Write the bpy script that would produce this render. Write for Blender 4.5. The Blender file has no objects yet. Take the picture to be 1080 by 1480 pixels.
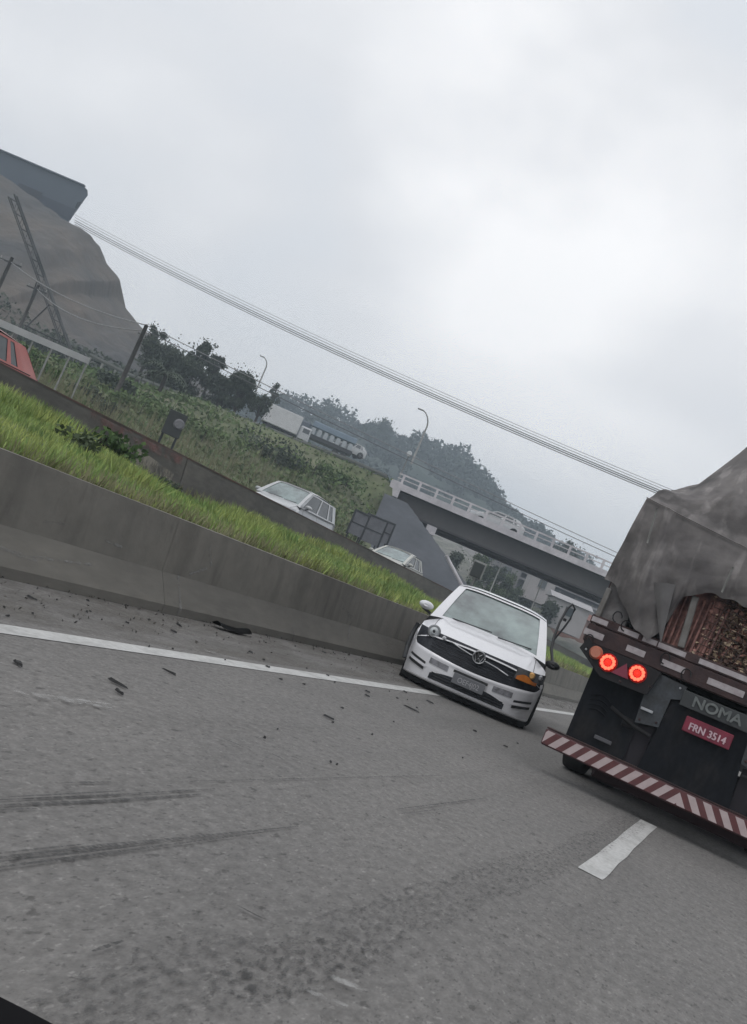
import bpy, math, random
import numpy as np
from mathutils import Vector, Matrix
random.seed(7); RNG = np.random.default_rng(11)
S = bpy.context.scene; C = S.collection
R = math.radians

# ------------------------------------------------------------------ camera
F_PX, IW, IH = 1400.0, 1080.0, 1480.0          # focal length in photo pixels, photo size
CAM_H = 1.0
ROLL, VPX, VPY = R(23.0), 1080.0, 1070.0       # tilt of the horizon, where the road vanishes
e1 = np.array([math.cos(ROLL), math.sin(ROLL)]); e2 = np.array([-math.sin(ROLL), math.cos(ROLL)])
_v = np.array([VPX - IW / 2, VPY - IH / 2]); _a = float(_v @ e1); _b = float(_v @ e2)
_p = math.atan(_b / F_PX)
_up = np.array([0, -math.cos(_p), math.sin(_p)])
_Y = np.array([_a, _b, F_PX]); _Y /= np.linalg.norm(_Y)
_X = np.cross(_Y, _up)
M = np.stack([_X, _Y, _up]) @ np.array([[e1[0], e1[1], 0], [e2[0], e2[1], 0], [0, 0, 1]])
cam_d = bpy.data.cameras.new('camera'); cam = bpy.data.objects.new('camera', cam_d); C.objects.link(cam)
cam_d.sensor_fit = 'HORIZONTAL'; cam_d.sensor_width = 36.0; cam_d.lens = 36.0 * F_PX / IW
cam_d.clip_start = 0.05; cam_d.clip_end = 5000
_r = M @ np.array([1, 0, 0]); _u = M @ np.array([0, -1, 0]); _k = M @ np.array([0, 0, -1])
cam.matrix_world = Matrix(((_r[0], _u[0], _k[0], 0), (_r[1], _u[1], _k[1], 0), (_r[2], _u[2], _k[2], CAM_H), (0, 0, 0, 1)))
S.camera = cam
S.view_settings.view_transform = 'Standard'; S.view_settings.look = 'None'
S.view_settings.exposure = 0.0; S.view_settings.gamma = 1.0

def at(px, py, d):                              # world point seen at a photo pixel, d metres ahead
    r = M @ np.array([(px - IW / 2) / F_PX, (py - IH / 2) / F_PX, 1.0])
    return np.array([0, 0, CAM_H]) + d * r
def atx(px, py, x):
    r = M @ np.array([(px - IW / 2) / F_PX, (py - IH / 2) / F_PX, 1.0]); return np.array([0, 0, CAM_H]) + r * (x / r[0])
FWD = np.array([-_X[2], 0, 0])                  # placeholder, set below
_f = M @ np.array([0, 0, 1.0]); FW = np.array([_f[0], _f[1]]); FW /= np.linalg.norm(FW)   # level view direction
RT = np.array([FW[1], -FW[0]])                  # level right direction
def cd(x, y):                                   # world -> (right, ahead)
    return x * RT[0] + y * RT[1], x * FW[0] + y * FW[1]
def wd(c, d):                                   # (right, ahead) -> world
    return c * RT[0] + d * FW[0], c * RT[1] + d * FW[1]

# ------------------------------------------------------------------ sky and sun
SUN_EL, SUN_AZ = R(55), R(200)
w = bpy.data.worlds.new("World"); S.world = w; w.use_nodes = True
nt = w.node_tree; nt.nodes.clear(); N = nt.nodes; L = nt.links
out = N.new('ShaderNodeOutputWorld'); bg = N.new('ShaderNodeBackground'); bg.inputs[1].default_value = 0.1
sky = N.new('ShaderNodeTexSky'); sky.sky_type = 'NISHITA'; sky.sun_disc = False
sky.sun_elevation = SUN_EL; sky.sun_rotation = SUN_AZ; sky.dust_density = 2.0
tc = N.new('ShaderNodeTexCoord'); mp = N.new('ShaderNodeMapping'); mp.inputs['Scale'].default_value = (1.0, 1.0, 1.7)
n1 = N.new('ShaderNodeTexNoise'); n1.inputs['Scale'].default_value = 2.1; n1.inputs['Detail'].default_value = 5; n1.inputs['Roughness'].default_value = 0.45
n1.inputs['Distortion'].default_value = 0.3
rp = N.new('ShaderNodeValToRGB'); cr = rp.color_ramp
cr.elements[0].position = 0.30; cr.elements[0].color = (8.3, 8.75, 9.35, 1)
cr.elements[1].position = 0.80; cr.elements[1].color = (12.5, 12.4, 12.4, 1)
e = cr.elements.new(0.5); e.color = (9.4, 9.5, 9.75, 1)
# a brighter veil where the cloud is thin
dotn = N.new('ShaderNodeVectorMath'); dotn.operation = 'DOT_PRODUCT'
_bd = at(770, 250, 1.0) - np.array([0, 0, CAM_H]); _bd /= np.linalg.norm(_bd)
dotn.inputs[1].default_value = tuple(_bd)
mr = N.new('ShaderNodeMapRange'); mr.inputs[1].default_value = 0.975; mr.inputs[2].default_value = 1.0; mr.inputs[3].default_value = 0.0; mr.inputs[4].default_value = 0.24
mr.interpolation_type = 'SMOOTHSTEP'
n2 = N.new('ShaderNodeTexNoise'); n2.inputs['Scale'].default_value = 7.0; n2.inputs['Detail'].default_value = 4
mm = N.new('ShaderNodeMath'); mm.operation = 'MULTIPLY'
add = N.new('ShaderNodeMath'); add.operation = 'ADD'
mx = N.new('ShaderNodeMix'); mx.data_type = 'RGBA'; mx.inputs[0].default_value = 0.9
L.new(tc.outputs['Generated'], mp.inputs[0]); L.new(mp.outputs[0], n1.inputs[0]); L.new(mp.outputs[0], n2.inputs[0])
L.new(tc.outputs['Generated'], dotn.inputs[0]); L.new(dotn.outputs['Value'], mr.inputs[0])
L.new(mr.outputs[0], mm.inputs[0]); 
m2 = N.new('ShaderNodeMath'); m2.operation = 'MULTIPLY'; m2.inputs[1].default_value = 2.0
L.new(n2.outputs[0], m2.inputs[0]); L.new(m2.outputs[0], mm.inputs[1])
L.new(n1.outputs[0], add.inputs[0]); L.new(mm.outputs[0], add.inputs[1]); L.new(add.outputs[0], rp.inputs[0])
L.new(sky.outputs[0], mx.inputs[6]); L.new(rp.outputs[0], mx.inputs[7]); L.new(mx.outputs[2], bg.inputs[0]); L.new(bg.outputs[0], out.inputs[0])
sd = bpy.data.lights.new('sun', 'SUN'); sd.energy = 0.7; sd.angle = R(25); sd.color = (1, .97, .93)
so = bpy.data.objects.new('sun', sd); C.objects.link(so)
so.rotation_euler = (R(90) - SUN_EL, 0, math.pi - SUN_AZ + math.pi)
so.rotation_euler = (Vector((math.sin(SUN_AZ) * math.cos(SUN_EL), math.cos(SUN_AZ) * math.cos(SUN_EL), math.sin(SUN_EL)))).to_track_quat('Z', 'Y').to_euler()

# ------------------------------------------------------------------ materials
MATS = {}
def mat(name, col, rough=0.7, metal=0.0, col2=None, scale=5.0, detail=6, bump=0.0, bscale=None, emit=None, estr=0, spec=0.5, lo=.35, hi=.65, stretch=(1, 1, 1), coat=0, alpha=1.0, fine=None):
    if name in MATS: return MATS[name]
    m = bpy.data.materials.new(name); m.use_nodes = True; MATS[name] = m
    t = m.node_tree; b = t.nodes['Principled BSDF']; nn = t.nodes; ll = t.links
    b.inputs['Base Color'].default_value = (*col, 1); b.inputs['Roughness'].default_value = rough; b.inputs['Metallic'].default_value = metal
    b.inputs['Specular IOR Level'].default_value = spec; b.inputs['Coat Weight'].default_value = coat
    b.inputs['Alpha'].default_value = alpha
    if col2 is None: col2 = tuple(c * .85 for c in col)
    tcn = nn.new('ShaderNodeTexCoord'); mpn = nn.new('ShaderNodeMapping'); mpn.inputs['Scale'].default_value = stretch
    ll.new(tcn.outputs['Object'], mpn.inputs[0])
    no = nn.new('ShaderNodeTexNoise'); no.inputs['Scale'].default_value = scale; no.inputs['Detail'].default_value = detail; no.inputs['Roughness'].default_value = .6
    ll.new(mpn.outputs[0], no.inputs[0])
    r = nn.new('ShaderNodeMapRange'); r.inputs[1].default_value = lo; r.inputs[2].default_value = hi
    ll.new(no.outputs[0], r.inputs[0])
    mxn = nn.new('ShaderNodeMix'); mxn.data_type = 'RGBA'
    mxn.inputs[6].default_value = (*col, 1); mxn.inputs[7].default_value = (*col2, 1)
    ll.new(r.outputs[0], mxn.inputs[0]); last = mxn.outputs[2]
    if fine:
        fs, fa = fine
        no3 = nn.new('ShaderNodeTexNoise'); no3.inputs['Scale'].default_value = fs; no3.inputs['Detail'].default_value = 3
        ll.new(mpn.outputs[0], no3.inputs[0])
        r3 = nn.new('ShaderNodeMapRange'); r3.inputs[1].default_value = .3; r3.inputs[2].default_value = .7; r3.inputs[3].default_value = 1 - fa; r3.inputs[4].default_value = 1 + fa
        ll.new(no3.outputs[0], r3.inputs[0])
        mu = nn.new('ShaderNodeVectorMath'); mu.operation = 'SCALE'; ll.new(last, mu.inputs[0]); ll.new(r3.outputs[0], mu.inputs['Scale']); last = mu.outputs[0]
    ll.new(last, b.inputs['Base Color'])
    if bump:
        no2 = nn.new('ShaderNodeTexNoise'); no2.inputs['Scale'].default_value = bscale or scale * 4; no2.inputs['Detail'].default_value = 5
        ll.new(mpn.outputs[0], no2.inputs[0])
        bu = nn.new('ShaderNodeBump'); bu.inputs['Strength'].default_value = bump; bu.inputs['Distance'].default_value = .02
        ll.new(no2.outputs[0], bu.inputs['Height']); ll.new(bu.outputs[0], b.inputs['Normal'])
    if emit:
        b.inputs['Emission Color'].default_value = (*emit, 1); b.inputs['Emission Strength'].default_value = estr
    return m

# ------------------------------------------------------------------ mesh helpers
class MB:
    def __init__(s): s.v = []; s.f = []; s.sm = []
    def add(s, vs, fs, smooth=False):
        o = len(s.v); s.v += [tuple(map(float, p)) for p in vs]; s.f += [tuple(i + o for i in f) for f in fs]; s.sm += [smooth] * len(fs); return s
    def box(s, c, d, rz=0, rx=0, ry=0):
        m = (Matrix.Rotation(rz, 3, 'Z') @ Matrix.Rotation(ry, 3, 'Y') @ Matrix.Rotation(rx, 3, 'X'))
        vs = [Vector(c) + m @ Vector((sx * d[0] / 2, sy * d[1] / 2, sz * d[2] / 2)) for sx in (-1, 1) for sy in (-1, 1) for sz in (-1, 1)]
        return s.add(vs, [(0, 1, 3, 2), (4, 6, 7, 5), (0, 4, 5, 1), (2, 3, 7, 6), (0, 2, 6, 4), (1, 5, 7, 3)])
    def bbox(s, c, d, bev=.02, **k):           # box with chamfered edges round its three axes
        x, y, z = d[0] / 2, d[1] / 2, d[2] / 2; b = min(bev, x * .9, y * .9, z * .9)
        m = (Matrix.Rotation(k.get('rz', 0), 3, 'Z') @ Matrix.Rotation(k.get('ry', 0), 3, 'Y') @ Matrix.Rotation(k.get('rx', 0), 3, 'X'))
        vs = []; idx = {}
        for sx in (-1, 1):
            for sy in (-1, 1):
                for sz in (-1, 1):
                    for ax, p in enumerate(((sx * x, sy * (y - b), sz * (z - b)), (sx * (x - b), sy * y, sz * (z - b)), (sx * (x - b), sy * (y - b), sz * z))):
                        idx[sx, sy, sz, ax] = len(vs); vs.append(Vector(c) + m @ Vector(p))
        fs = []
        for sg in (-1, 1):
            fs.append([idx[sg, a, q, 0] for a, q in ((-1, -1), (1, -1), (1, 1), (-1, 1))])
            fs.append([idx[a, sg, q, 1] for a, q in ((-1, -1), (1, -1), (1, 1), (-1, 1))])
            fs.append([idx[a, q, sg, 2] for a, q in ((-1, -1), (1, -1), (1, 1), (-1, 1))])
        for a in (-1, 1):
            for q in (-1, 1):
                fs.append([idx[-1, a, q, 1], idx[1, a, q, 1], idx[1, a, q, 2], idx[-1, a, q, 2]])
                fs.append([idx[a, -1, q, 0], idx[a, 1, q, 0], idx[a, 1, q, 2], idx[a, -1, q, 2]])
                fs.append([idx[a, q, -1, 0], idx[a, q, 1, 0], idx[a, q, 1, 1], idx[a, q, -1, 1]])
                for r in (-1, 1): fs.append([idx[a, q, r, 0], idx[a, q, r, 1], idx[a, q, r, 2]])
        return s.add(vs, fs)
    def tube(s, pts, r, n=8, smooth=True):
        pts = [Vector(p) for p in pts]; rs = r if hasattr(r, '__len__') else [r] * len(pts)
        vs = []; fs = []
        for i, p in enumerate(pts):
            t = (pts[min(i + 1, len(pts) - 1)] - pts[max(i - 1, 0)]).normalized()
            a = t.cross(Vector((0, 0, 1)));
            if a.length < .05: a = t.cross(Vector((0, 1, 0)))
            a.normalize(); b = t.cross(a)
            vs += [p + (a * math.cos(2 * math.pi * k / n) + b * math.sin(2 * math.pi * k / n)) * rs[i] for k in range(n)]
        for i in range(len(pts) - 1):
            for k in range(n): fs.append((i * n + k, i * n + (k + 1) % n, (i + 1) * n + (k + 1) % n, (i + 1) * n + k))
        s.add(vs, fs, smooth); o = len(s.v) - len(vs)
        s.f += [tuple(o + k for k in range(n)), tuple(o + (len(pts) - 1) * n + k for k in reversed(range(n)))]; s.sm += [False, False]; return s
    def lathe(s, prof, c, axis='x', n=24):      # prof = [(along, radius)]
        vs = []; fs = []
        for (a, r) in prof:
            for k in range(n):
                q = 2 * math.pi * k / n; u, w_ = r * math.cos(q), r * math.sin(q)
                vs.append({'x': (c[0] + a, c[1] + u, c[2] + w_), 'y': (c[0] + u, c[1] + a, c[2] + w_), 'z': (c[0] + u, c[1] + w_, c[2] + a)}[axis])
        for i in range(len(prof) - 1):
            for k in range(n): fs.append((i * n + k, i * n + (k + 1) % n, (i + 1) * n + (k + 1) % n, (i + 1) * n + k))
        s.add(vs, fs, True); o = len(s.v) - len(vs)
        s.f += [tuple(o + k for k in range(n)), tuple(o + (len(prof) - 1) * n + k for k in range(n))]; s.sm += [False, False]; return s
    def patch(s, fn, nu, nv, smooth=True, skip=None):
        vs = [fn(i / nu, j / nv) for i in range(nu + 1) for j in range(nv + 1)]
        fs = []
        for i in range(nu):
            for j in range(nv):
                if skip and skip((i + .5) / nu, (j + .5) / nv): continue
                a = i * (nv + 1) + j; fs.append((a, a + 1, a + nv + 2, a + nv + 1))
        return s.add(vs, fs, smooth)
    def prism(s, poly, y0, y1):                 # polygon in (x, z) extruded along y
        n = len(poly); vs = [(x, y0, z) for x, z in poly] + [(x, y1, z) for x, z in poly]
        return s.add(vs, [tuple(range(n)), tuple(range(2 * n - 1, n - 1, -1))] + [(i, i + n, (i + 1) % n + n, (i + 1) % n) for i in range(n)])
    def build(s, name, m, parent=None, world=False):
        me = bpy.data.meshes.new(name); vs = s.v
        if world and parent is not None:
            root = parent
            while root.parent: root = root.parent
            l = root.location; vs = [(a - l.x, b - l.y, c - l.z) for a, b, c in vs]
        me.from_pydata(vs, [], s.f); me.polygons.foreach_set('use_smooth', s.sm); me.materials.append(m); me.update()
        o = bpy.data.objects.new(name, me); C.objects.link(o)
        if parent is not None: o.parent = parent
        return o
def tag(o, label=None, cat=None, group=None, kind=None):
    if label: o['label'] = label
    if cat: o['category'] = cat
    if group: o['group'] = group
    if kind: o['kind'] = kind
    return o
def thing(name, loc, label, cat, group=None, rz=0):
    o = bpy.data.objects.new(name, None); C.objects.link(o); o.location = tuple(map(float, loc)); o.rotation_euler = (0, 0, rz)
    o.empty_display_size = .1
    return tag(o, label, cat, group)
def copy_tree(o, parent=None):
    c = o.copy(); C.objects.link(c)
    if parent is not None: c.parent = parent
    for ch in list(o.children):
        if ch.name != c.name: copy_tree(ch, c)
    return c
def text_mesh(txt, size, depth=.004, font_w=1.0):
    cu = bpy.data.curves.new('t', 'FONT'); cu.body = txt; cu.size = size; cu.extrude = depth; cu.align_x = 'CENTER'; cu.align_y = 'CENTER'; cu.offset = 0.0
    o = bpy.data.objects.new('t', cu); C.objects.link(o)
    dg = bpy.context.evaluated_depsgraph_get(); me = bpy.data.meshes.new_from_object(o.evaluated_get(dg))
    vs = [(v.co.x * font_w, v.co.z, v.co.y) for v in me.vertices]; fs = [tuple(p.vertices) for p in me.polygons]
    bpy.data.objects.remove(o); bpy.data.curves.remove(cu)
    return vs, fs
def cards(P, size, flat=.0, tri=False, up=0.0, rng=RNG):
    """many small randomly turned leaf quads; returns verts, faces arrays"""
    n = len(P); a = rng.normal(size=(n, 3)); a[:, 2] *= (1 - flat); a /= np.linalg.norm(a, axis=1)[:, None]
    b = rng.normal(size=(n, 3)); b = np.cross(a, b); b /= np.linalg.norm(b, axis=1)[:, None]
    sz = size if hasattr(size, '__len__') else np.full(n, size); sz = (sz * rng.uniform(.6, 1.3, n))[:, None]
    v = np.stack([P - a * sz, P - b * sz * .55, P + a * sz, P + b * sz * .55], 1).reshape(-1, 3)
    f = np.arange(4 * n).reshape(n, 4); return v, f
def np_mesh(name, v, f, m, parent=None, world=False):
    me = bpy.data.meshes.new(name)
    if world and parent is not None: v = v - np.array(parent.location)
    k = f.shape[1]; me.vertices.add(len(v)); me.vertices.foreach_set('co', v.astype(np.float32).ravel())
    me.loops.add(f.size); me.loops.foreach_set('vertex_index', f.astype(np.int32).ravel())
    me.polygons.add(len(f)); me.polygons.foreach_set('loop_start', np.arange(0, f.size, k, dtype=np.int32))
    me.materials.append(m); me.update(calc_edges=True); me.validate()
    o = bpy.data.objects.new(name, me); C.objects.link(o)
    if parent is not None: o.parent = parent
    return o
def vnoise(x, y, s=1.0, seed=0):                # cheap smooth value noise
    x = np.asarray(x, float) / s + seed * 17.3; y = np.asarray(y, float) / s - seed * 9.1
    xi = np.floor(x); yi = np.floor(y); fx = x - xi; fy = y - yi; fx = fx * fx * (3 - 2 * fx); fy = fy * fy * (3 - 2 * fy)
    def h(a, b):
        q = np.sin(a * 127.1 + b * 311.7) * 43758.5453; return q - np.floor(q)
    return (h(xi, yi) * (1 - fx) + h(xi + 1, yi) * fx) * (1 - fy) + (h(xi, yi + 1) * (1 - fx) + h(xi + 1, yi + 1) * fx) * fy

# ------------------------------------------------------------------ the roads
M_asph = mat('asphalt', (.168, .162, .156), .9, col2=(.20, .192, .183), scale=.9, bump=.55, bscale=34, fine=(26, .2), stretch=(1, .55, 1))
# streaks, patches and pits of the worn surface
t = M_asph.node_tree; b = t.nodes['Principled BSDF']; src = b.inputs['Base Color'].links[0].from_socket
tc_ = t.nodes.new('ShaderNodeTexCoord'); mp_ = t.nodes.new('ShaderNodeMapping'); mp_.inputs['Scale'].default_value = (1.6, .75, 1); mp_.inputs['Rotation'].default_value = (0, 0, R(24))
t.links.new(tc_.outputs['Object'], mp_.inputs[0])
def layer(src, scale, lo, hi, dark, det=4, mapping=mp_, rough=.6):
    no = t.nodes.new('ShaderNodeTexNoise'); no.inputs['Scale'].default_value = scale; no.inputs['Detail'].default_value = det; no.inputs['Roughness'].default_value = rough
    t.links.new(mapping.outputs[0], no.inputs[0])
    r = t.nodes.new('ShaderNodeMapRange'); r.inputs[1].default_value = lo; r.inputs[2].default_value = hi; r.inputs[3].default_value = 1.0; r.inputs[4].default_value = dark
    t.links.new(no.outputs[0], r.inputs[0])
    mu = t.nodes.new('ShaderNodeVectorMath'); mu.operation = 'SCALE'; t.links.new(src, mu.inputs[0]); t.links.new(r.outputs[0], mu.inputs['Scale']); return mu.outputs[0]
mp3 = t.nodes.new('ShaderNodeMapping'); mp3.inputs['Scale'].default_value = (2.6, .12, 1); t.links.new(tc_.outputs['Object'], mp3.inputs[0])
src = layer(src, 13, .61, .67, .60); src = layer(src, 34, .60, .66, .60); src = layer(src, 30, .40, .33, 1.3); src = layer(src, 60, .35, .65, .78)
src = layer(src, 1.0, .5, .75, .86, mapping=mp3); src = layer(src, 1.3, .55, .75, .9, det=2)
t.links.new(src, b.inputs['Base Color'])
M_ground = mat('ground_soil', (.10, .105, .06), .95, col2=(.06, .08, .035), scale=.4, bump=.4)
def sheet(name, x0, x1, y0, y1, z, m, kind='structure', parent=None):
    o = MB().add([(x0, y0, z), (x1, y0, z), (x1, y1, z), (x0, y1, z)], [(0, 1, 2, 3)]).build(name, m, parent)
    return tag(o, kind=kind) if parent is None else o
sheet('ground', -1500, 1500, -1200, 1800, -.06, M_ground)
road = sheet('road', -4.95, 9.2, -30, 420, 0, M_asph)
M_paint = mat('road_paint', (.5, .5, .49), .7, col2=(.33, .33, .32), scale=7, lo=.45, hi=.75, fine=(40, .12), stretch=(1, .5, 1))
M_paint2 = mat('worn_paint', (.40, .40, .39), .7, col2=(.25, .25, .245), scale=9, lo=.4, hi=.7, fine=(40, .15), stretch=(1, .5, 1))
def strip(name, cx, y0, y1, w_, m, z=.004, wob=.006, n=60):
    mb = MB(); ys = [y0 + (y1 - y0) * (i / n) ** 1.6 for i in range(n + 1)]
    vs = [];
    for y in ys:
        a = random.uniform(-wob, wob); c_ = random.uniform(-wob, wob); vs += [(cx - w_ / 2 + a, y, z), (cx + w_ / 2 + c_, y, z)]
    return mb.add(vs, [(2 * i, 2 * i + 1, 2 * i + 3, 2 * i + 2) for i in range(n)]).build(name, m, road)
strip('edge_line', -3.56, -12, 300, .18, M_paint)
strip('edge_line', 6.6, -12, 300, .13, M_paint)
for k in range(-1, 22):
    y = 5.62 + k * 10
    strip('lane_dash', -.485, y, y + 3.5, .14, M_paint, n=8); strip('lane_dash', 3.05, y + 2, y + 5.5, .14, M_paint, n=8)
# skid marks: worn rubber, thin sheets with frayed edges
def decal(name, col, alpha, sc=(30, 2, 1), lo=.42, hi=.6):
    m = mat(name, col, .85); t = m.node_tree; b = t.nodes['Principled BSDF']
    tc = t.nodes.new('ShaderNodeTexCoord'); mp = t.nodes.new('ShaderNodeMapping'); mp.inputs['Scale'].default_value = sc
    no = t.nodes.new('ShaderNodeTexNoise'); no.inputs['Scale'].default_value = 1.0; no.inputs['Detail'].default_value = 5; no.inputs['Roughness'].default_value = .7
    r = t.nodes.new('ShaderNodeMapRange'); r.inputs[1].default_value = lo; r.inputs[2].default_value = hi; r.inputs[4].default_value = alpha
    t.links.new(tc.outputs['Object'], mp.inputs[0]); t.links.new(mp.outputs[0], no.inputs[0]); t.links.new(no.outputs[0], r.inputs[0]); t.links.new(r.outputs[0], b.inputs['Alpha'])
    return m
M_skid = decal('tyre_rubber_mark', (.055, .055, .055), .8, (5, 60, 1), .36, .58)
M_scr = decal('scrape_mark', (.42, .42, .41), .6, (10, 10, 1), .42, .62)
M_grit = decal('grit_dust', (.17, .158, .14), .55, (3, 1, 1), .40, .65)
def gp(px, py):
    r = M @ np.array([(px - IW / 2) / F_PX, (py - IH / 2) / F_PX, 1.0]); k = -CAM_H / r[2]; return np.array([r[0] * k, r[1] * k])
def mark(pts, w_, m, z=.006, name='tyre_mark', taper=True):
    P = [gp(*p) if True else p for p in pts]; n = 24; Q = []
    seg = np.array(P); tt = np.linspace(0, 1, len(P)); T = np.linspace(0, 1, n + 1)
    X = np.interp(T, tt, seg[:, 0]); Y = np.interp(T, tt, seg[:, 1]); vs = []
    for i in range(n + 1):
        j0, j1 = max(i - 1, 0), min(i + 1, n); d = np.array([X[j1] - X[j0], Y[j1] - Y[j0]]); d /= np.linalg.norm(d) + 1e-9
        ww = w_ * (1 if not taper else (.35 + .65 * math.sin(math.pi * (i + .5) / (n + 1)))) * random.uniform(.7, 1.15) / 2
        vs += [(X[i] - d[1] * ww, Y[i] + d[0] * ww, z), (X[i] + d[1] * ww, Y[i] - d[0] * ww, z)]
    return MB().add(vs, [(2 * i, 2 * i + 1, 2 * i + 3, 2 * i + 2) for i in range(n)]).build(name, m, road)
zz = .006
for pts, ww in (([(-30, 1160), (150, 1152), (310, 1142)], .035), ([(-30, 1168), (150, 1160), (290, 1150)], .05), ([(-30, 1175), (60, 1171)], .03),
                ([(90, 1134), (160, 1133)], .03), ([(260, 1132), (640, 1122)], .02), ([(-30, 1248), (150, 1226), (430, 1197)], .05), ([(-30, 1262), (100, 1244), (380, 1206)], .035),
                ([(-20, 1240), (120, 1224)], .03), ([(340, 1312), (370, 1328), (392, 1337)], .03), ([(318, 1068), (360, 1086)], .03), ([(316, 1075), (342, 1087)], .02), ([(392, 1092), (412, 1102)], .025),
                ([(575, 1172), (700, 1156)], .03), ([(130, 1382), (176, 1366)], .035), ([(700, 1105), (770, 1120)], .02), ([(280, 965), (290, 972)], .03),
                ([(575, 1180), (640, 1172)], .02), ([(0, 1252), (200, 1228)], .03), ([(10, 1158), (180, 1148)], .025)):
    mark(pts, ww * .38, M_skid, z=zz); zz += .0004
for pts, ww in (([(18, 1003), (70, 1012), (160, 1027)], .05), ([(60, 1008), (160, 1022)], .03), ([(455, 1412), (530, 1440)], .035), ([(440, 1440), (500, 1462)], .03), ([(285, 940), (345, 955)], .04)):
    mark(pts, ww, M_scr, z=zz, name='scrape_mark'); zz += .0004
M_seam = decal('seam_flecks', (.07, .07, .07), .42, (48, 20, 1), .50, .62)
mark([(330, 1440), (560, 1330), (700, 1278), (840, 1228), (930, 1180)], .22, M_seam, z=.0048, name='worn_seam', taper=False)
mark([(60, 1480), (330, 1400), (560, 1380)], .30, M_seam, z=.0052, name='worn_seam', taper=True)
g_ = MB().add([(-4.93, 1, .003), (-3.75, 1, .003), (-3.75, 40, .003), (-4.93, 40, .003)], [(0, 1, 2, 3)]).build('grit_band', M_grit, road)

# near concrete barrier (separates our lanes from the grass)
M_conc = mat('barrier_concrete', (.168, .158, .138), .9, col2=(.128, .121, .108), scale=.7, bump=.2, bscale=18, fine=(7, .10), stretch=(1, .5, 1.8))
bar = thing('concrete_barrier', (-5.1, 20, 0), 'long dark concrete barrier between the near road shoulder and the grass strip', 'barrier')
prof = [(-4.86, 0), (-4.86, .08), (-5.03, .34), (-5.08, .84), (-5.24, .84), (-5.29, .34), (-5.46, .08), (-5.46, -.04)]
M_crest = mat('barrier_upper', (.19, .178, .155), .92, col2=(.155, .147, .13), scale=.8, bump=.2, bscale=18, fine=(7, .08))
def extr(prof, ys, wobble=0):
    mb = MB(); n = len(prof); vs = []
    for y in ys:
        a = [(vnoise(y, i, 1.3, 3) - .5) * wobble for i in range(n)]
        vs += [(x + a[i], y, z + a[i] * .6) for i, (x, z) in enumerate(prof)]
    return mb.add(vs, [(k * n + i, k * n + i + 1, (k + 1) * n + i + 1, (k + 1) * n + i) for k in range(len(ys) - 1) for i in range(n - 1)])
joints = [-14 + 6.0 * i for i in range(26)]
joints = [j - 2.55 for j in joints]
for a, b_ in zip(joints[:-1], joints[1:]):
    ys = [a + .002 + (b_ - a - .004) * i / 12 for i in range(13)]
    extr(prof[:3], ys, .012).build('lower_slope', M_conc, bar, True)
    extr(prof[2:], ys, .012).build('upper_wall', M_crest, bar, True)
for j in joints[1:-1]: MB().box((-5.16, j, .41), (.14, .03, .80)).build('joint_filler', mat('joint_mortar', (.15, .145, .135), .9), bar, True)
M_sc = decal('wall_scrape', (.28, .275, .265), .6, (3, 5, 9), .42, .62)
for (u0, v0, u1, v1, ww) in ((-20, 785, 40, 803, .03), (40, 803, 130, 812, .02), (270, 835, 247, 885, .05), (60, 753, 100, 757, .02), (318, 795, 318, 825, .04), (318, 825, 285, 835, .03), (420, 905, 412, 930, .04), (505, 880, 520, 900, .05), (520, 900, 500, 925, .03), (150, 780, 175, 790, .03)):
    A, B = atx(u0, v0, -4.93 if v0 > 780 else -5.045), atx(u1, v1, -4.93 if v1 > 812 else -5.045)
    A = np.array(A); B = np.array(B)
    def face_x(z): return np.interp(z, [0, .08, .34, .84], [-4.86, -4.86, -5.03, -5.08]) + .009
    n_ = 10; vs = []
    for i in range(n_ + 1):
        p = A + (B - A) * i / n_; d = (B - A)[1:]; d = d / (np.linalg.norm(d) + 1e-9); hw = ww / 2 * random.uniform(.6, 1.2)
        for sg in (-1, 1):
            y, z = p[1] - d[1] * hw * sg, p[2] + d[0] * hw * sg; vs.append((face_x(z), y, z))
    MB().add(vs, [(2 * i, 2 * i + 1, 2 * i + 3, 2 * i + 2) for i in range(n_)]).build('scrape_mark', M_sc, bar, True)

# the grass strip between the two barriers
def median_z(x, y):
    t_ = np.clip((-x - 5.2) / 6.1, 0, 1)
    w_ = np.interp(y, [5, 10.9, 13, 14.8, 18.2, 23.8, 31, 60], [1.5, 1.45, 1.2, 1.02, 1.15, 1.31, 1.16, 1.1])
    return .74 * (1 - t_) + w_ * t_ + .12 * (vnoise(x, y, 2.2, 1) - .5) + .04 * (vnoise(x, y, .6, 2) - .5)
nx, ny = 26, 260
XX, YY = np.meshgrid(np.linspace(-5.22, -11.25, nx), np.linspace(-10, 120, ny), indexing='ij')
V = np.stack([XX, YY, median_z(XX, YY)], -1).reshape(-1, 3)
I = np.arange(nx * ny).reshape(nx, ny); Fq = np.stack([I[:-1, :-1], I[:-1, 1:], I[1:, 1:], I[1:, :-1]], -1).reshape(-1, 4)
M_turf = mat('turf', (.15, .19, .055), .95, col2=(.10, .13, .045), scale=.8, bump=.5, bscale=9)
tag(np_mesh('median_ground', V, Fq, M_turf), kind='structure')
n = 90000
gy = 3 + 62 * RNG.random(n) ** 1.7; gx = -5.28 - 5.9 * RNG.random(n)
keep = vnoise(gx, gy, .8, 5) + RNG.random(n) * .6 > .35; gx = gx[keep]; gy = gy[keep]; n = len(gx)
gz = median_z(gx, gy); hh = (.035 + .07 * RNG.random(n) + .12 * (vnoise(gx, gy, 1.4, 7) > .68)) * (1 + gy / 60); ang = RNG.random(n) * 6.28; wdt = .009 + gy * .0006
hh = hh * np.where(gx > -5.6, 1.25, 1)
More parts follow.
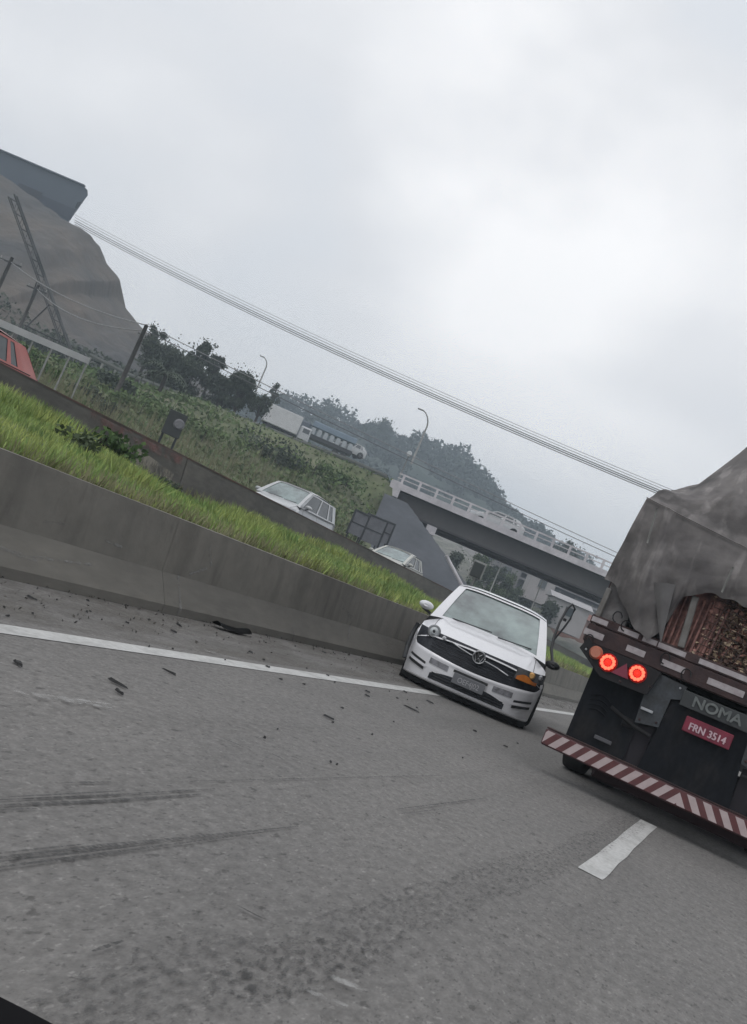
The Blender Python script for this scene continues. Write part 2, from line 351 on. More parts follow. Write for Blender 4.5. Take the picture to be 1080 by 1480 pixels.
ln = RNG.normal(size=(n, 2)) * .35 * hh[:, None]
B0 = np.stack([gx - np.cos(ang) * wdt, gy - np.sin(ang) * wdt, gz - .02], 1); B1 = np.stack([gx + np.cos(ang) * wdt, gy + np.sin(ang) * wdt, gz - .02], 1)
T0 = np.stack([gx + ln[:, 0], gy + ln[:, 1], gz + hh], 1)
M_blade = mat('grass_blades', (.33, .38, .12), .9, col2=(.17, .27, .08), scale=.9, detail=4, fine=(2.2, .3), lo=.4, hi=.6)
tag(np_mesh('median_grass', np.stack([B0, B1, T0], 1).reshape(-1, 3), np.arange(3 * n).reshape(n, 3), M_blade), 'bright green grass strip between the two concrete barriers', 'grass', kind='stuff')
# straw-coloured rim along the barrier top and the wall foot
n = 9000; gy = 3 + 50 * RNG.random(n) ** 1.5; side = RNG.random(n) < .7
gx = np.where(side, -5.27 - .18 * RNG.random(n), -11.1 - .15 * RNG.random(n) + .25 * RNG.random(n)); gz = median_z(gx, gy); hh = .1 + .16 * RNG.random(n); ang = RNG.random(n) * 6.28; wdt = .008 + gy * .0005
ln = RNG.normal(size=(n, 2)) * .06
V = np.stack([np.stack([gx - np.cos(ang) * wdt, gy - np.sin(ang) * wdt, gz - .02], 1), np.stack([gx + np.cos(ang) * wdt, gy + np.sin(ang) * wdt, gz - .02], 1), np.stack([gx + ln[:, 0], gy + ln[:, 1], gz + hh], 1)], 1).reshape(-1, 3)
tag(np_mesh('straw_grass', V, np.arange(3 * n).reshape(n, 3), mat('straw', (.27, .26, .15), .9, col2=(.2, .21, .1), scale=2)), 'dry straw-coloured grass fringe along the barrier and wall foot', 'grass', kind='stuff')

# second barrier, its carriageway
M_wall2 = mat('far_barrier_concrete', (.13, .12, .11), .95, col2=(.085, .08, .075), scale=.9, bump=.3, bscale=8, fine=(5, .15), stretch=(1, .7, 2.2))
wall2 = thing('median_wall', (-11.4, 30, 1.0), 'dark stained concrete wall behind the green grass strip, cars passing behind it', 'wall')
prof2 = [(-11.2, .7), (-11.24, 1.25), (-11.32, 1.80), (-11.50, 1.80), (-11.58, 1.25), (-11.62, .7)]
for i in range(20):
    a = -12 + i * 7.0; ys = [a + .01 + (6.98) * k / 10 for k in range(11)]
    extr(prof2, ys, .02).build('wall_panel', M_wall2, wall2, True)
cap = MB()
for i in range(20):
    a = -12 + i * 7.0; cap.box((-11.41, a + 3.5, 1.815), (.2, 6.96, .03))
cap.build('coping', mat('coping_red', (.13, .07, .06), .9, col2=(.07, .06, .055), scale=.8), wall2, True)
t = M_crest.node_tree; b = t.nodes['Principled BSDF']; _src = b.inputs['Base Color'].links[0].from_socket; _tc = t.nodes.new('ShaderNodeTexCoord')
for _sc, _st, _lo, _hi, _dk in ((2.2, (1, 1, .18), .52, .68, .72), (7, (1, 1, .25), .58, .7, .8), (1.1, (1, .6, 1), .5, .7, 1.16)):   # drip stains and grime
    _m = t.nodes.new('ShaderNodeMapping'); _m.inputs['Scale'].default_value = _st; _q = t.nodes.new('ShaderNodeTexNoise'); _q.inputs['Scale'].default_value = _sc; _q.inputs['Detail'].default_value = 5
    _r = t.nodes.new('ShaderNodeMapRange'); _r.inputs[1].default_value = _lo; _r.inputs[2].default_value = _hi; _r.inputs[3].default_value = 1; _r.inputs[4].default_value = _dk
    _u = t.nodes.new('ShaderNodeVectorMath'); _u.operation = 'SCALE'; t.links.new(_tc.outputs['Object'], _m.inputs[0]); t.links.new(_m.outputs[0], _q.inputs[0]); t.links.new(_q.outputs[0], _r.inputs[0]); t.links.new(_src, _u.inputs[0]); t.links.new(_r.outputs[0], _u.inputs['Scale']); _src = _u.outputs[0]
t.links.new(_src, b.inputs['Base Color'])
M_stain = decal('wall_stain', (.30, .27, .23), .9, (3, 4, 1.2), .40, .58)
ys = [15.0, 15.7, 16.4, 17.1, 17.8]; vs = []
for i, y in enumerate((13.6, 13.9, 14.3, 14.8, 15.2, 15.6)): vs += [(-11.165, y, 1.02), (-11.25, y + .1, 1.66 - .05 * i)]
MB().add(vs, [(2 * i, 2 * i + 1, 2 * i + 3, 2 * i + 2) for i in range(5)]).build('pale_stain', M_stain, wall2, True)
M_stain2 = decal('red_stain', (.20, .09, .08), .6, (3, 3, 3), .42, .62); vs = []
for y in (12.9, 13.7, 14.6, 15.8): vs += [(-11.225, y, 1.62), (-11.298, y, 1.79)]
MB().add(vs, [(2 * i, 2 * i + 1, 2 * i + 3, 2 * i + 2) for i in range(3)]).build('red_stain', M_stain2, wall2, True)
sheet('opposite_road', -20.9, -11.5, -30, 200, 1.05, mat('asphalt_far', (.12, .12, .12), .9))
MB().add([(-11.25, -30, .9), (-11.25, 200, .9), (-11.45, 200, 1.05), (-11.45, -30, 1.05)], [(0, 1, 2, 3)])

# ------------------------------------------------------------------ embankment
BX, BY = -21.0, 54.0
def qdist(x, y):                                # distance left of the foot of the bank
    x = np.asarray(x, float); y = np.asarray(y, float)
    c, d = cd(x, y); cb, db = cd(BX, BY)
    q1 = BX - x; q2 = cb - c
    return np.minimum(q1, np.where(y > BY - 15, np.maximum(q2 + np.maximum(0, (db - d)) * .9, -50), 1e3))
LIP = 65.0
def bank_z(x, y):
    q = np.maximum(qdist(x, y), 0); c, d = cd(np.asarray(x, float), np.asarray(y, float))
    s = np.maximum(LIP - d, 0)
    z = np.minimum(6.75 * (q / (q + s + .01)) ** .72, (.62 + 2.2 * np.clip((d - 48) / 8, 0, 1)) * q)
    z = z + np.clip(.1 * (d - LIP - 4), 0, 4.3) * np.clip(q / 25, 0, 1) * np.clip((c + 19) / 6, 0, 1)
    z = z * (1 - .28 * np.clip((-c - 14) / 12, 0, 1) * np.clip((d - 30) / 20, 0, 1))
    rough = np.clip(q / 3, 0, 1) * np.where(d > LIP - 3, .15, 1)
    return 1.0 + z + rough * (.5 * (vnoise(x, y, 5, 3) - .5) + .25 * (vnoise(x, y, 1.7, 4) - .5))
c0 = np.linspace(-110, 6, 150); d0 = np.concatenate([np.linspace(-5, 55, 80), np.linspace(56, 76, 42), np.linspace(78, 140, 26)])
CC, DD = np.meshgrid(c0, d0, indexing='ij'); XX = CC * RT[0] + DD * FW[0]; YY = CC * RT[1] + DD * FW[1]
q = qdist(XX, YY); Z = np.where(q > 0, bank_z(XX, YY), 1.0 + q * .02)
V = np.stack([XX, YY, Z], -1).reshape(-1, 3); I = np.arange(CC.size).reshape(CC.shape)
Fq = np.stack([I[:-1, :-1], I[1:, :-1], I[1:, 1:], I[:-1, 1:]], -1).reshape(-1, 4)
keep = (q.reshape(-1)[Fq] > -.6).all(1); Fq = Fq[keep]
M_bank = mat('bank_soil', (.10, .13, .055), .95, col2=(.13, .135, .08), scale=.25, bump=.5, bscale=3, fine=(1.4, .3))
o = np_mesh('embankment', V, Fq, M_bank); tag(o, kind='structure')
o.data.polygons.foreach_set('use_smooth', [True] * len(o.data.polygons))
# weeds and scrub on the bank: nobody could count them
def scrub(n, dmin, dmax, cmin, cmax, name, m, size, hgt, pw=1.0, cond=None, label=None):
    d = dmin + (dmax - dmin) * RNG.random(n) ** pw; c = cmin + (cmax - cmin) * RNG.random(n)
    x = c * RT[0] + d * FW[0]; y = c * RT[1] + d * FW[1]; q = qdist(x, y); k = q > .3
    k &= RNG.random(n) < .25 + 1.1 * vnoise(x, y, 3.1, 9)
    if cond is not None: k &= cond(x, y, c, d, q)
    x, y, d = x[k], y[k], d[k]; z = bank_z(x, y) + RNG.random(len(x)) ** 1.5 * hgt * (.3 + 1.2 * vnoise(x, y, 2.3, 12))
    v, f = cards(np.stack([x, y, z], 1), size * (.6 + d / 70), flat=-.6)
    return tag(np_mesh(name, v, f, m), label, 'scrub', kind='stuff')
notconc = lambda x, y, c, d, q: c < .5
M_sc1 = mat('scrub_green', (.12, .17, .06), .9, col2=(.07, .115, .042), scale=.35, fine=(1.1, .35))
M_sc2 = mat('scrub_straw', (.17, .185, .10), .9, col2=(.11, .14, .065), scale=.5, fine=(1.1, .25))
scrub(30000, 14, 62, -50, 3, 'bank_scrub', M_sc1, .13, .35, cond=notconc, label='dense green weeds and scrub covering the embankment')
scrub(20000, 14, 60, -42, 3, 'bank_straw', M_sc2, .10, .55, cond=lambda x, y, c, d, q: ((q < 12) | (vnoise(x, y, 6, 21) > .6)) & notconc(x, y, c, d, q), label='tall straw-coloured grass on the lower embankment behind the wall')
scrub(16000, 50, 76, -50, .5, 'bank_grass', M_sc1, .09, .16, cond=lambda x, y, c, d, q: c < .3, label='short patchy grass over the upper embankment below the upper road')
scrub(9000, 30, 76, -50, .5, 'bank_dry_grass', M_sc2, .09, .18, cond=lambda x, y, c, d, q: c < .3, label='short dry grass mixed over the upper embankment')
# pale bleached stalks
n = 2600; y = 14 + 34 * RNG.random(n); x = -21.5 - 7 * RNG.random(n) ** 1.3; z = bank_z(x, y); h_ = .5 + .9 * RNG.random(n); wv = .02
ln = RNG.normal(size=(n, 2)) * .15
V = np.stack([np.stack([x - wv, y, z], 1), np.stack([x + wv, y, z], 1), np.stack([x + ln[:, 0], y + ln[:, 1], z + h_], 1)], 1).reshape(-1, 3)
tag(np_mesh('dry_stalks', V, np.arange(3 * n).reshape(n, 3), mat('dry_stalk', (.22, .20, .13), .9, col2=(.13, .14, .07), scale=1)), 'bleached dry grass stalks along the far roadside', 'grass', kind='stuff')

# ------------------------------------------------------------------ generic car
M_tyre = mat('tyre_rubber', (.018, .018, .018), .85, col2=(.03, .03, .03), scale=8)
M_black = mat('black_plastic', (.018, .019, .021), .55, col2=(.03, .031, .033), scale=9)
M_rim = mat('alloy', (.35, .35, .36), .35, .8)
M_chrome = mat('chrome_trim', (.50, .51, .53), .35, .8)
M_glass = mat('windscreen_glass', (.30, .38, .37), .08, col2=(.10, .12, .125), scale=1.5, spec=.9, coat=.6)  # pale and dark noise paints sky reflection and glimpsed dashboard into the glass colour
M_sglass = mat('side_glass', (.06, .07, .075), .06, col2=(.04, .05, .055), scale=1.5, spec=.9)
M_under = mat('underbody_black', (.012, .012, .013), .9)
def lerp(a, b, t): return a + (b - a) * t
def make_car(name, paint, label, group=None, Lc=4.25, W=.9, H=1.45, hood=.78, cowl=1.0, front='plain', wy=1.2, suv=False, dark_hatch=False):
    """local frame: nose towards -y, y=0 mid car, wheels on z=0"""
    root = thing(name, (0, 0, 0), label, 'car', group)
    y0 = -Lc / 2; belt = cowl - .06
    def fy(x, z):                               # nose surface
        u = min(abs(x) / W, 1.0); tip = .03 + .1 * max(0, (z - .5)) / .3 + .03 * max(0, (.35 - z)) / .2
        return y0 + tip + .16 * u ** 2 + .30 * u ** 7
    def topz(y):                                # hood height along the length
        t_ = (y - y0) / wy; return lerp(hood, cowl, max(0, min(1, t_)) ** .75)
    wb = Lc * .62; wf = y0 + Lc * .20; wr = wf + wb; rad = .345 if suv else .315; ar = rad + .05
    body = MB()
    zb = .24 if suv else .19
    # nose
    op = front == 'crashed'
    def zo(u):                                  # upper edge of the bumper skin
        s_ = abs(2 * u - 1)
        if not op: return hood
        k = max(0, min(1, (s_ - .90) / .09)); return .515 + .08 * s_ ** 1.7 + (.22 if u < .5 else .08) * k * k
    body.patch(lambda u, v: ((u * 2 - 1) * W * (1 - .03 * (1 - v)), fy((u * 2 - 1) * W, lerp(zb, zo(u), v)) - (.012 * math.exp(-((v - .93) / .06) ** 2) if op else 0), lerp(zb, zo(u), v)), 60, 18)
    # hood with fenders
    def hoodf(u, v):
        x = (u * 2 - 1) * W; ye = y0 + wy - .22 * (2 * u - 1) ** 2 + .0
        yf = fy(x, hood) + (.0 if not op else 0); y = lerp(yf, ye, v)
        cr_ = 1 - abs(2 * u - 1) ** 5; z = lerp(hood - .02, cowl, v ** .8) - (1 - cr_) * (.10 + .02 * v) - .045 * (2 * u - 1) ** 2
        z += .018 * math.exp(-((abs(2 * u - 1) - .72) / .06) ** 2)
        return (x * (1 - .02 * v), y, z)
    def hood_edge(y):
        t_ = max(0, min(1, (y - fy(W, hood)) / (y0 + wy - .22 - fy(W, hood)))); return lerp(hood - .02, cowl, t_ ** .8) - .145 - .02 * t_
    body.patch(hoodf, 36, 14)
    # flanks with wheel arches
    def sx(z, y):
        k = 1 - .05 * ((z - .55) / .4) ** 2; e_ = max(0, (y - (Lc / 2 - .5)) / .5); return W * k * (1 - .14 * e_ ** 2)
    def snap(y, z):
        for wc in (wf, wr):
            d = math.hypot(y - wc, z - rad)
            if abs(d - ar) < .035 and z > .1: return wc + (y - wc) * ar / d, rad + (z - rad) * ar / d
        return y, z
    ys_, yr = fy(W, .5), Lc / 2 - .04
    def flank(sg):
        def fn(u, v):
            y = lerp(ys_, yr, u)
            top = hood_edge(y) if y < y0 + wy - .22 else lerp(cowl - .165, belt, min(1, (y - (y0 + wy - .22)) / .25))
            z = lerp(zb, top, v); y, z = snap(y, z); return (sg * sx(z, y), y, z)
        def sk(u, v):
            y = lerp(ys_, yr, u); z = lerp(zb, .9, v); return any(math.hypot(y - wc, z - rad) < ar - .01 for wc in (wf, wr))
        body.patch(fn, 110, 20, skip=sk)
    flank(-1); flank(1)
    # cabin: windscreen, roof, rear
    yc = y0 + wy; yt = yc + (.62 if suv else .78); yrr = Lc / 2 - (.28 if suv else .52); yb = Lc / 2 - .06; wt = W * .755
    zr = H - .045
    def ws(u, v):                               # whole windscreen panel incl. pillars
        s_ = 2 * u - 1; x = s_ * lerp(W * .93, wt, v); y = lerp(yc - .22 * s_ ** 2, yt - .09 * s_ ** 2, v); z = lerp(cowl - .02 - .05 * s_ ** 4, zr - .05 * s_ ** 4, v) + .02 * math.sin(math.pi * v)
        return (x, y, z)
    glass = lambda u, v: .085 < u < .915 and .05 < v < .93
    body.patch(ws, 36, 20, skip=glass)
    def roof(u, v):
        s_ = 2 * u - 1; x = s_ * wt * lerp(1, .97, v); y = lerp(yt - .09 * s_ ** 2, yrr, v); z = zr + .045 * math.sin(math.pi * min(1, v * .9 + .12)) - .05 * s_ ** 4 - .01 * s_ ** 2 - .03 * v * v
        return (x, y, z)
    body.patch(roof, 24, 16)
    def rear(u, v):
        s_ = 2 * u - 1; x = s_ * lerp(wt * .97, W * .84, v); y = lerp(yrr, yb, v ** .9); z = lerp(zr - .03 + .045 * math.sin(math.pi * 1.0) - .05 * s_ ** 4, belt, v); return (x, y, z)
    rg = lambda u, v: .12 < u < .88 and .1 < v < .85
    body.patch(rear, 24, 12, skip=rg)
    body.patch(lambda u, v: ((2 * u - 1) * W * .86, yr + .02 * math.sin(math.pi * v), lerp(belt, zb, v)), 8, 8)
    body.patch(lambda u, v: ((2 * u - 1) * W * .86, lerp(yb, yr, v), belt), 8, 1)
    def side(sg):
        def fn(u, v):
            yb0, yb1 = yc - .22, yb; yt0, yt1 = yt - .09, yrr
            z = lerp(belt - .06 if u < 0 else belt, zr - .05, v) if True else 0
            zlow = lerp(cowl - .07, belt, min(1, u * 5)); z = lerp(zlow, zr - .05 - .03 * u * u, v)
            return (sg * lerp(lerp(W * .93, W * .95, min(1, u * 4)) if u < .85 else lerp(W * .95, W * .84, (u - .85) / .15), wt * lerp(1, .97, u), v), lerp(lerp(yb0, yt0, v), lerp(yb1, yt1, v), u), z + .0)
        g = lambda u, v: .12 < v < .88 and (.06 < u < .40 or .43 < u < .70 or (.73 < u < .86 if suv else .73 < u < .80))
        body.patch(fn, 50, 12, skip=g)
        gl = MB(); gl.patch(lambda u, v: tuple(np.array(fn(lerp(.04, .88, u), lerp(.08, .92, v))) - np.array([sg * .012, 0, 0])), 24, 6)
        gl.build('side_window', M_sglass, root)
    side(-1); side(1)
    body.build('body', paint, root)
    shut = MB()
    for sg in (-1, 1):
        for yy in (yc + .1, yc + 1.1):
            shut.patch(lambda u, v: (sg * (sx(lerp(.3, belt - .02, v), yy) + .003), yy + lerp(-.005, .005, u), lerp(.3, belt - .02, v)), 1, 8)
        shut.tube([(sg * (W - .004), yc + .02, belt - .02), (sg * (W * .955), yr - .3, belt + .005)], .008, 6)
        pts = [hoodf(.5 + sg * .40, v / 8) for v in range(0, 9)]; shut.tube([(p[0], p[1], p[2] + .002) for p in pts], .004, 5)
    shut.build('panel_gap', M_black, root)
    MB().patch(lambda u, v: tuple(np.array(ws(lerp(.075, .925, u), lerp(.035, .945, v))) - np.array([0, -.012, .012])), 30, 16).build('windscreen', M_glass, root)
    MB().patch(lambda u, v: tuple(np.array(rear(lerp(.1, .9, u), lerp(.08, .88, v))) - np.array([0, .012, .01])), 16, 8).build('rear_window', M_sglass, root)
    und = MB(); und.box((0, (ys_ + yr) / 2, .32), (W * 1.55, (yr - ys_) - .1, .2))
    for sg in (-1, 1):
        for wc in (wf, wr): und.lathe([(-.12, ar + .02), (.1, ar + .02)], (sg * (W - .14), wc, rad), 'x', 20)
    und.build('underbody', M_under, root)
    for sg in (-1, 1):
        for wc in (wf, wr):
            ty = MB().lathe([(-.1, rad - .1), (-.105, rad - .03), (-.08, rad), (.08, rad), (.105, rad - .03), (.1, rad - .1)], (sg * (W - .125), wc, rad), 'x', 28)
            whl = ty.build('tyre', M_tyre, root); whl.name = 'wheel'
            rm = MB().lathe([(-.085, rad - .1), (.085, rad - .1), (.088, rad - .12), (.05, rad - .14)], (sg * (W - .12), wc, rad), 'x', 24)
            for k in range(5):
                a = k * 2 * math.pi / 5; rm.tube([(sg * (W - .04), wc, rad), (sg * (W - .035), wc + math.cos(a) * (rad - .11), rad + math.sin(a) * (rad - .11))], .022, 6)
            rm.build('rim', M_rim, whl)
    # mirrors
    for sg in (-1, 1):
        m_ = M_black if (op and sg > 0) else paint
        mb = MB().lathe([(-.06, .03), (-.05, .075), (0, .09), (.05, .085), (.06, .07)], (0, 0, 0), 'y', 16)
        kk = .99 if (op and sg > 0) else 1.0
        mb.v = [(sg * (W + (.065 if kk == 1 else .05)) + x * 1.2 * kk, yc + .06 + y * 1.0 + abs(x) * .3, cowl + (.03 if kk == 1 else -.06) + z * .66 * kk) for x, y, z in mb.v]
        mr_ = mb.build('wing_mirror', m_, root)
        MB().tube([(sg * (W - .03), yc + .1, belt + .0), (sg * (W + .1), yc + .08, cowl - .02)], .022, 6).build('mirror_arm', M_black, mr_)
    wip = MB()
    for xw, xe in ((-.55, .02), (.12, .6)):
        wip.tube([(xw, yc - .05, cowl + .005), (xe, yc + .0, cowl + .035)], .008, 5)
    wip.build('wiper', M_black, root)
    P = dict(root=root, fy=fy, W=W, y0=y0, hood=hood, cowl=cowl, belt=belt, yr=yr, ws=ws, yc=yc, zb=zb)
    if front == 'plain':
        MB().patch(lambda u, v: ((2 * u - 1) * W * .55, fy((2 * u - 1) * W * .55, lerp(.58, .7, v)) - .008, lerp(.58, .7, v)), 16, 3).build('grille', M_black, root)
        MB().patch(lambda u, v: ((2 * u - 1) * W * .6, fy((2 * u - 1) * W * .6, lerp(.26, .42, v)) - .008, lerp(.26, .42, v)), 16, 3).build('lower_grille', M_black, root)
        for sg in (-1, 1):
            MB().patch(lambda u, v: (sg * W * lerp(.6, .95, u), fy(W * lerp(.6, .95, u), lerp(.58, .73, v)) - .01, lerp(.6 + .02 * u, .72 + .02 * u, v)), 8, 4).build('headlight', mat('lamp_lens', (.5, .52, .55), .12, spec=.8), root)
            MB().patch(lambda u, v: (sg * W * lerp(.62, .85, u), yr + .028, lerp(belt - .22, belt - .03, v)), 4, 3).build('tail_light', mat('tail_lens', (.3, .02, .02), .2), root)
    return P

# ------------------------------------------------------------------ the crashed white hatchback
M_white = mat('white_paint', (.80, .80, .83), .28, col2=(.75, .75, .78), scale=1.2, coat=.6)
K = make_car('white_hatchback', M_white, 'white hatchback with smashed front and one missing headlight, facing the camera against the near barrier', front='crashed', Lc=4.25, hood=.785, cowl=1.0, H=1.54)
car, fy, W = K['root'], K['fy'], K['W']
YAW = R(15.5); fc = np.array([-3.16, 11.95])     # nose centre on the ground
car.rotation_euler = (R(-.5), 0, YAW)
car.location = (fc[0] - math.sin(YAW) * 4.25 / 2, fc[1] + math.cos(YAW) * 4.25 / 2, 0.0)
car.location.z = .015
M_dark = mat('engine_bay_black', (.010, .012, .018), .6, col2=(.022, .025, .034), scale=6, bump=.3)
# opening where grille and lamp were torn out
def F(x, z, off): return (x, fy(x, z) + off, z)
MB().patch(lambda u, v: F((2 * u - 1) * W * .955, lerp(.46 + .10 * abs(2 * u - 1) ** 1.5, .81, v), .05), 32, 8).build('radiator_opening', M_dark, car)
sl = MB()
for zz_ in (.50, .54, .58, .62, .66, .70):
    sl.tube([F(x, zz_, .02) for x in np.linspace(-.5 if zz_ < .56 else -.62, .48, 16)], .006, 5)
sl.build('grille_slats', M_dark, car)
br = MB().tube([F(x, z, -.004) for x, z in ((-.52, .775), (-.46, .755), (-.38, .765), (-.25, .735), (-.12, .715), (.12, .705), (.25, .69), (.42, .655))], .009, 6)
br.build('bent_trim_bar', M_chrome, car)
# ring emblem with interlaced strokes
em = MB()
ey = fy(0, .72) - .03
em.tube([(.078 * math.cos(a), ey, .725 + .078 * math.sin(a)) for a in np.linspace(0, 2 * math.pi, 33)], .009, 6)
for pts in (((-.04, .785), (0, .735), (.04, .785)), ((-.065, .765), (-.03, .665), (0, .715), (.03, .665), (.065, .765))):
    em.tube([(x, ey, z) for x, z in pts], .0065, 6)
eb = MB().lathe([(-.004, .07), (.012, .085)], (0, ey + .012, .725), 'y', 28).build('emblem', M_black, car)
em.build('emblem_ring', M_chrome, eb)
# plate with its faded characters
py_ = fy(0, .36) - .035
pl = MB().bbox((0, py_, .37), (.42, .012, .135), .005).build('number_plate', mat('grey_plate', (.17, .175, .19), .5), car)
vs, fs = text_mesh('OEF4J02', .095, .002, .86); MB().add([(x, y + py_ - .009, z + .362) for x, y, z in vs], fs).build('plate_lettering', mat('plate_ink', (.45, .45, .47), .6), pl)
MB().bbox((0, py_ + .012, .45), (.46, .01, .035), .004).build('plate_shadow_bar', M_black, car)
lg = MB().patch(lambda u, v: F((2 * u - 1) * W * .56, lerp(.235, .365 - .06 * abs(2 * u - 1) ** 3, v), -.004), 20, 4).build('lower_grille', M_dark, car)
bars = MB()
for zz_ in (.25, .285, .32): bars.tube([F(x, zz_, -.008) for x in np.linspace(-.48, .48, 16)], .006, 5)
bars.build('grille_bar', M_black, lg)
for sg in (-1, 1):
    MB().patch(lambda u, v: F(sg * lerp(.30, .56, u), lerp(.40, .47, v) + .015 * u, -.006), 8, 3).build('scuffed_panel', mat('scuffed_grey', (.33, .33, .36), .6, col2=(.14, .14, .15), scale=16), car)
    for k, (za, zb_) in enumerate(((.30, .335), (.375, .405))):
        MB().patch(lambda u, v: F(sg * lerp(.60, .83, u), lerp(za, zb_, v) + .05 * u, -.006), 8, 2).build('fog_vent', M_black, car)
    MB().patch(lambda u, v: F(sg * lerp(.58, .86, u), lerp(.34, .372, v) + .05 * u, -.009), 8, 2).build('vent_blade', M_white, car)
MB().tube([F(x, .20, -.015) for x in np.linspace(-.84, .84, 24)], .016, 8).build('lip_trim', mat('lip_grey', (.30, .30, .31), .5), car)
MB().patch(lambda u, v: F((2 * u - 1) * .86, lerp(.12, .195, v), .03), 20, 2).build('lower_valance', M_under, car)
# exposed projector on the damaged side
hl = MB().lathe([(-.05, .075), (-.035, .088), (.05, .08)], (-.655, fy(.655, .8) + .04, .80), 'y', 24).build('exposed_headlamp', mat('lamp_shell', (.30, .31, .32), .35, .4), car)
MB().lathe([(-.058, .03), (-.052, .055), (-.045, .06)], (-.655, fy(.655, .8) + .04, .80), 'y', 20).build('projector_lens', mat('projector', (.62, .66, .68), .1, spec=.9), hl)
MB().lathe([(-.066, .012), (-.06, .02)], (-.655, fy(.655, .8) + .04, .80), 'y', 12).build('bulb_cap', M_black, hl)
MB().bbox((-.50, fy(.5, .8) - .005, .775), (.05, .03, .045), .01, ry=.4).build('broken_bracket', mat('bracket_white', (.6, .6, .62), .5), car)
# remaining headlamp with its amber lens
h2 = MB().patch(lambda u, v: F(lerp(.50, .885, u), lerp(.665 + .03 * u, .80 - .0 * u + .02 * u, v), -.012), 14, 8).build('headlight', mat('lamp_housing', (.07, .072, .075), .15, col2=(.16, .16, .165), scale=9, spec=.9), car)
MB().patch(lambda u, v: F(lerp(.52, .80, u), lerp(.66, .70 + .045 * math.sin(math.pi * min(1, u * 1.3)), v), -.022), 12, 4).build('amber_lens', mat('amber_lens', (.62, .20, .03), .3, col2=(.45, .13, .02), scale=9), h2)
MB().lathe([(-.02, .03), (-.01, .045), (.02, .05)], (.70, fy(.70, .76) - .01, .765), 'y', 18).build('lamp_reflector', mat('reflector_amber', (.75, .42, .14), .2), h2)
MB().lathe([(-.02, .02), (-.01, .032), (.02, .04)], (.81, fy(.81, .77) - .01, .775), 'y', 18).build('lamp_reflector', M_chrome, h2)
# crumpled front edge of the fender on the damaged side
MB().tube([(-.90, -1.68, .80), (-.915, -1.74, .66), (-.91, -1.80, .5), (-.88, -1.86, .34)], .03, 8).build('torn_arch_liner', M_black, car)
# door frame left ajar and bent upward, seen past the mirror
df = MB(); fx, fy0 = .98, -.35
loop = [(.93, -.80, .98), (.86, -.62, 1.14), (.84, -.5, 1.30), (.84, -.4, 1.52), (.87, -.3, 1.74), (.92, -.25, 1.83), (.98, -.2, 1.78), (.97, -.2, 1.62), (.93, -.2, 1.46), (.89, -.2, 1.33), (.86, -.2, 1.22)]
df.tube(loop, [.022, .022, .02, .018, .018, .016, .014, .014, .014, .013, .012], 8); df.build('bent_door_frame', M_black, car)
MB().bbox((.90, -.25, 1.58), (.05, .02, .045), .01).build('door_latch', M_black, car)
# rear view mirror and dashboard glimpsed on the windscreen
MB().bbox((.05, K['yc'] + .66, 1.355), (.20, .02, .05), .02).build('rearview_mirror', M_black, car)

# the damaged nose has sunk: lower and push it towards the barrier, wheels stay where they are
def sag(o):
    for ch in o.children:
        if ch.name.split('.')[0] == 'wheel': continue
        for v_ in ch.data.vertices:
            k_ = max(0.0, min(1.0, (.25 - v_.co.y) / 2.1)); v_.co.z -= .115 * k_; v_.co.x -= .05 * k_
        sag(ch)
sag(car)

# ------------------------------------------------------------------ cars on the opposite carriageway
M_silver = mat('silver_white_paint', (.52, .53, .54), .35, coat=.5); M_red = mat('red_paint', (.42, .10, .08), .35, coat=.4); M_pearl = mat('pearl_paint', (.50, .50, .46), .4, coat=.4)
k2 = make_car('white_suv', M_silver, 'white sport utility vehicle showing windscreen and roof above the dark wall', 'cars behind the median wall', Lc=3.75, W=.86, H=1.78, hood=1.0, cowl=1.2, wy=1.1, suv=True)
k2['root'].location = (-14.3, 26.2, 1.03)
k3 = make_car('pale_hatchback', M_pearl, 'pale hatchback roof and windscreen above the dark wall beside the framed signboards', 'cars behind the median wall', Lc=3.6, W=.84, H=1.52)
k3['root'].location = (-14.5, 36.3, 1.14)
k4 = make_car('red_hatchback', M_red, 'red hatchback cut by the left edge, behind the dark wall', 'cars behind the median wall', Lc=4.0, W=.85, H=1.5)
k4['root'].location = (-14.0, 11.55, 1.054)

# ------------------------------------------------------------------ truck / trailer
TX = -.34; TY = 9.0
def T(px, py, y=TY):
    r = M @ np.array([(px - IW / 2) / F_PX, (py - IH / 2) / F_PX, 1.0]); k = y / r[1]; return r[0] * k, CAM_H + r[2] * k
tr = thing('flatbed_truck', (TX, TY, 0), 'loaded truck trailer seen from behind with lit red tail lights and a striped bumper', 'truck')
M_steel = mat('chassis_brown', (.032, .022, .024), .7, col2=(.065, .038, .036), scale=7, bump=.3, spec=.3)
M_panel = mat('panel_bluegrey', (.048, .055, .064), .6, col2=(.022, .023, .025), scale=7, fine=(40, .2))
M_flap = mat('flap_black', (.008, .009, .012), .85, col2=(.026, .024, .023), scale=4, bump=.3, bscale=6, spec=.2, lo=.45, hi=.8, fine=(30, .3), stretch=(1, 1, .5))
M_refl = mat('reflective_white', (.42, .39, .40), .4, col2=(.30, .26, .27), scale=14)
HW = 1.25
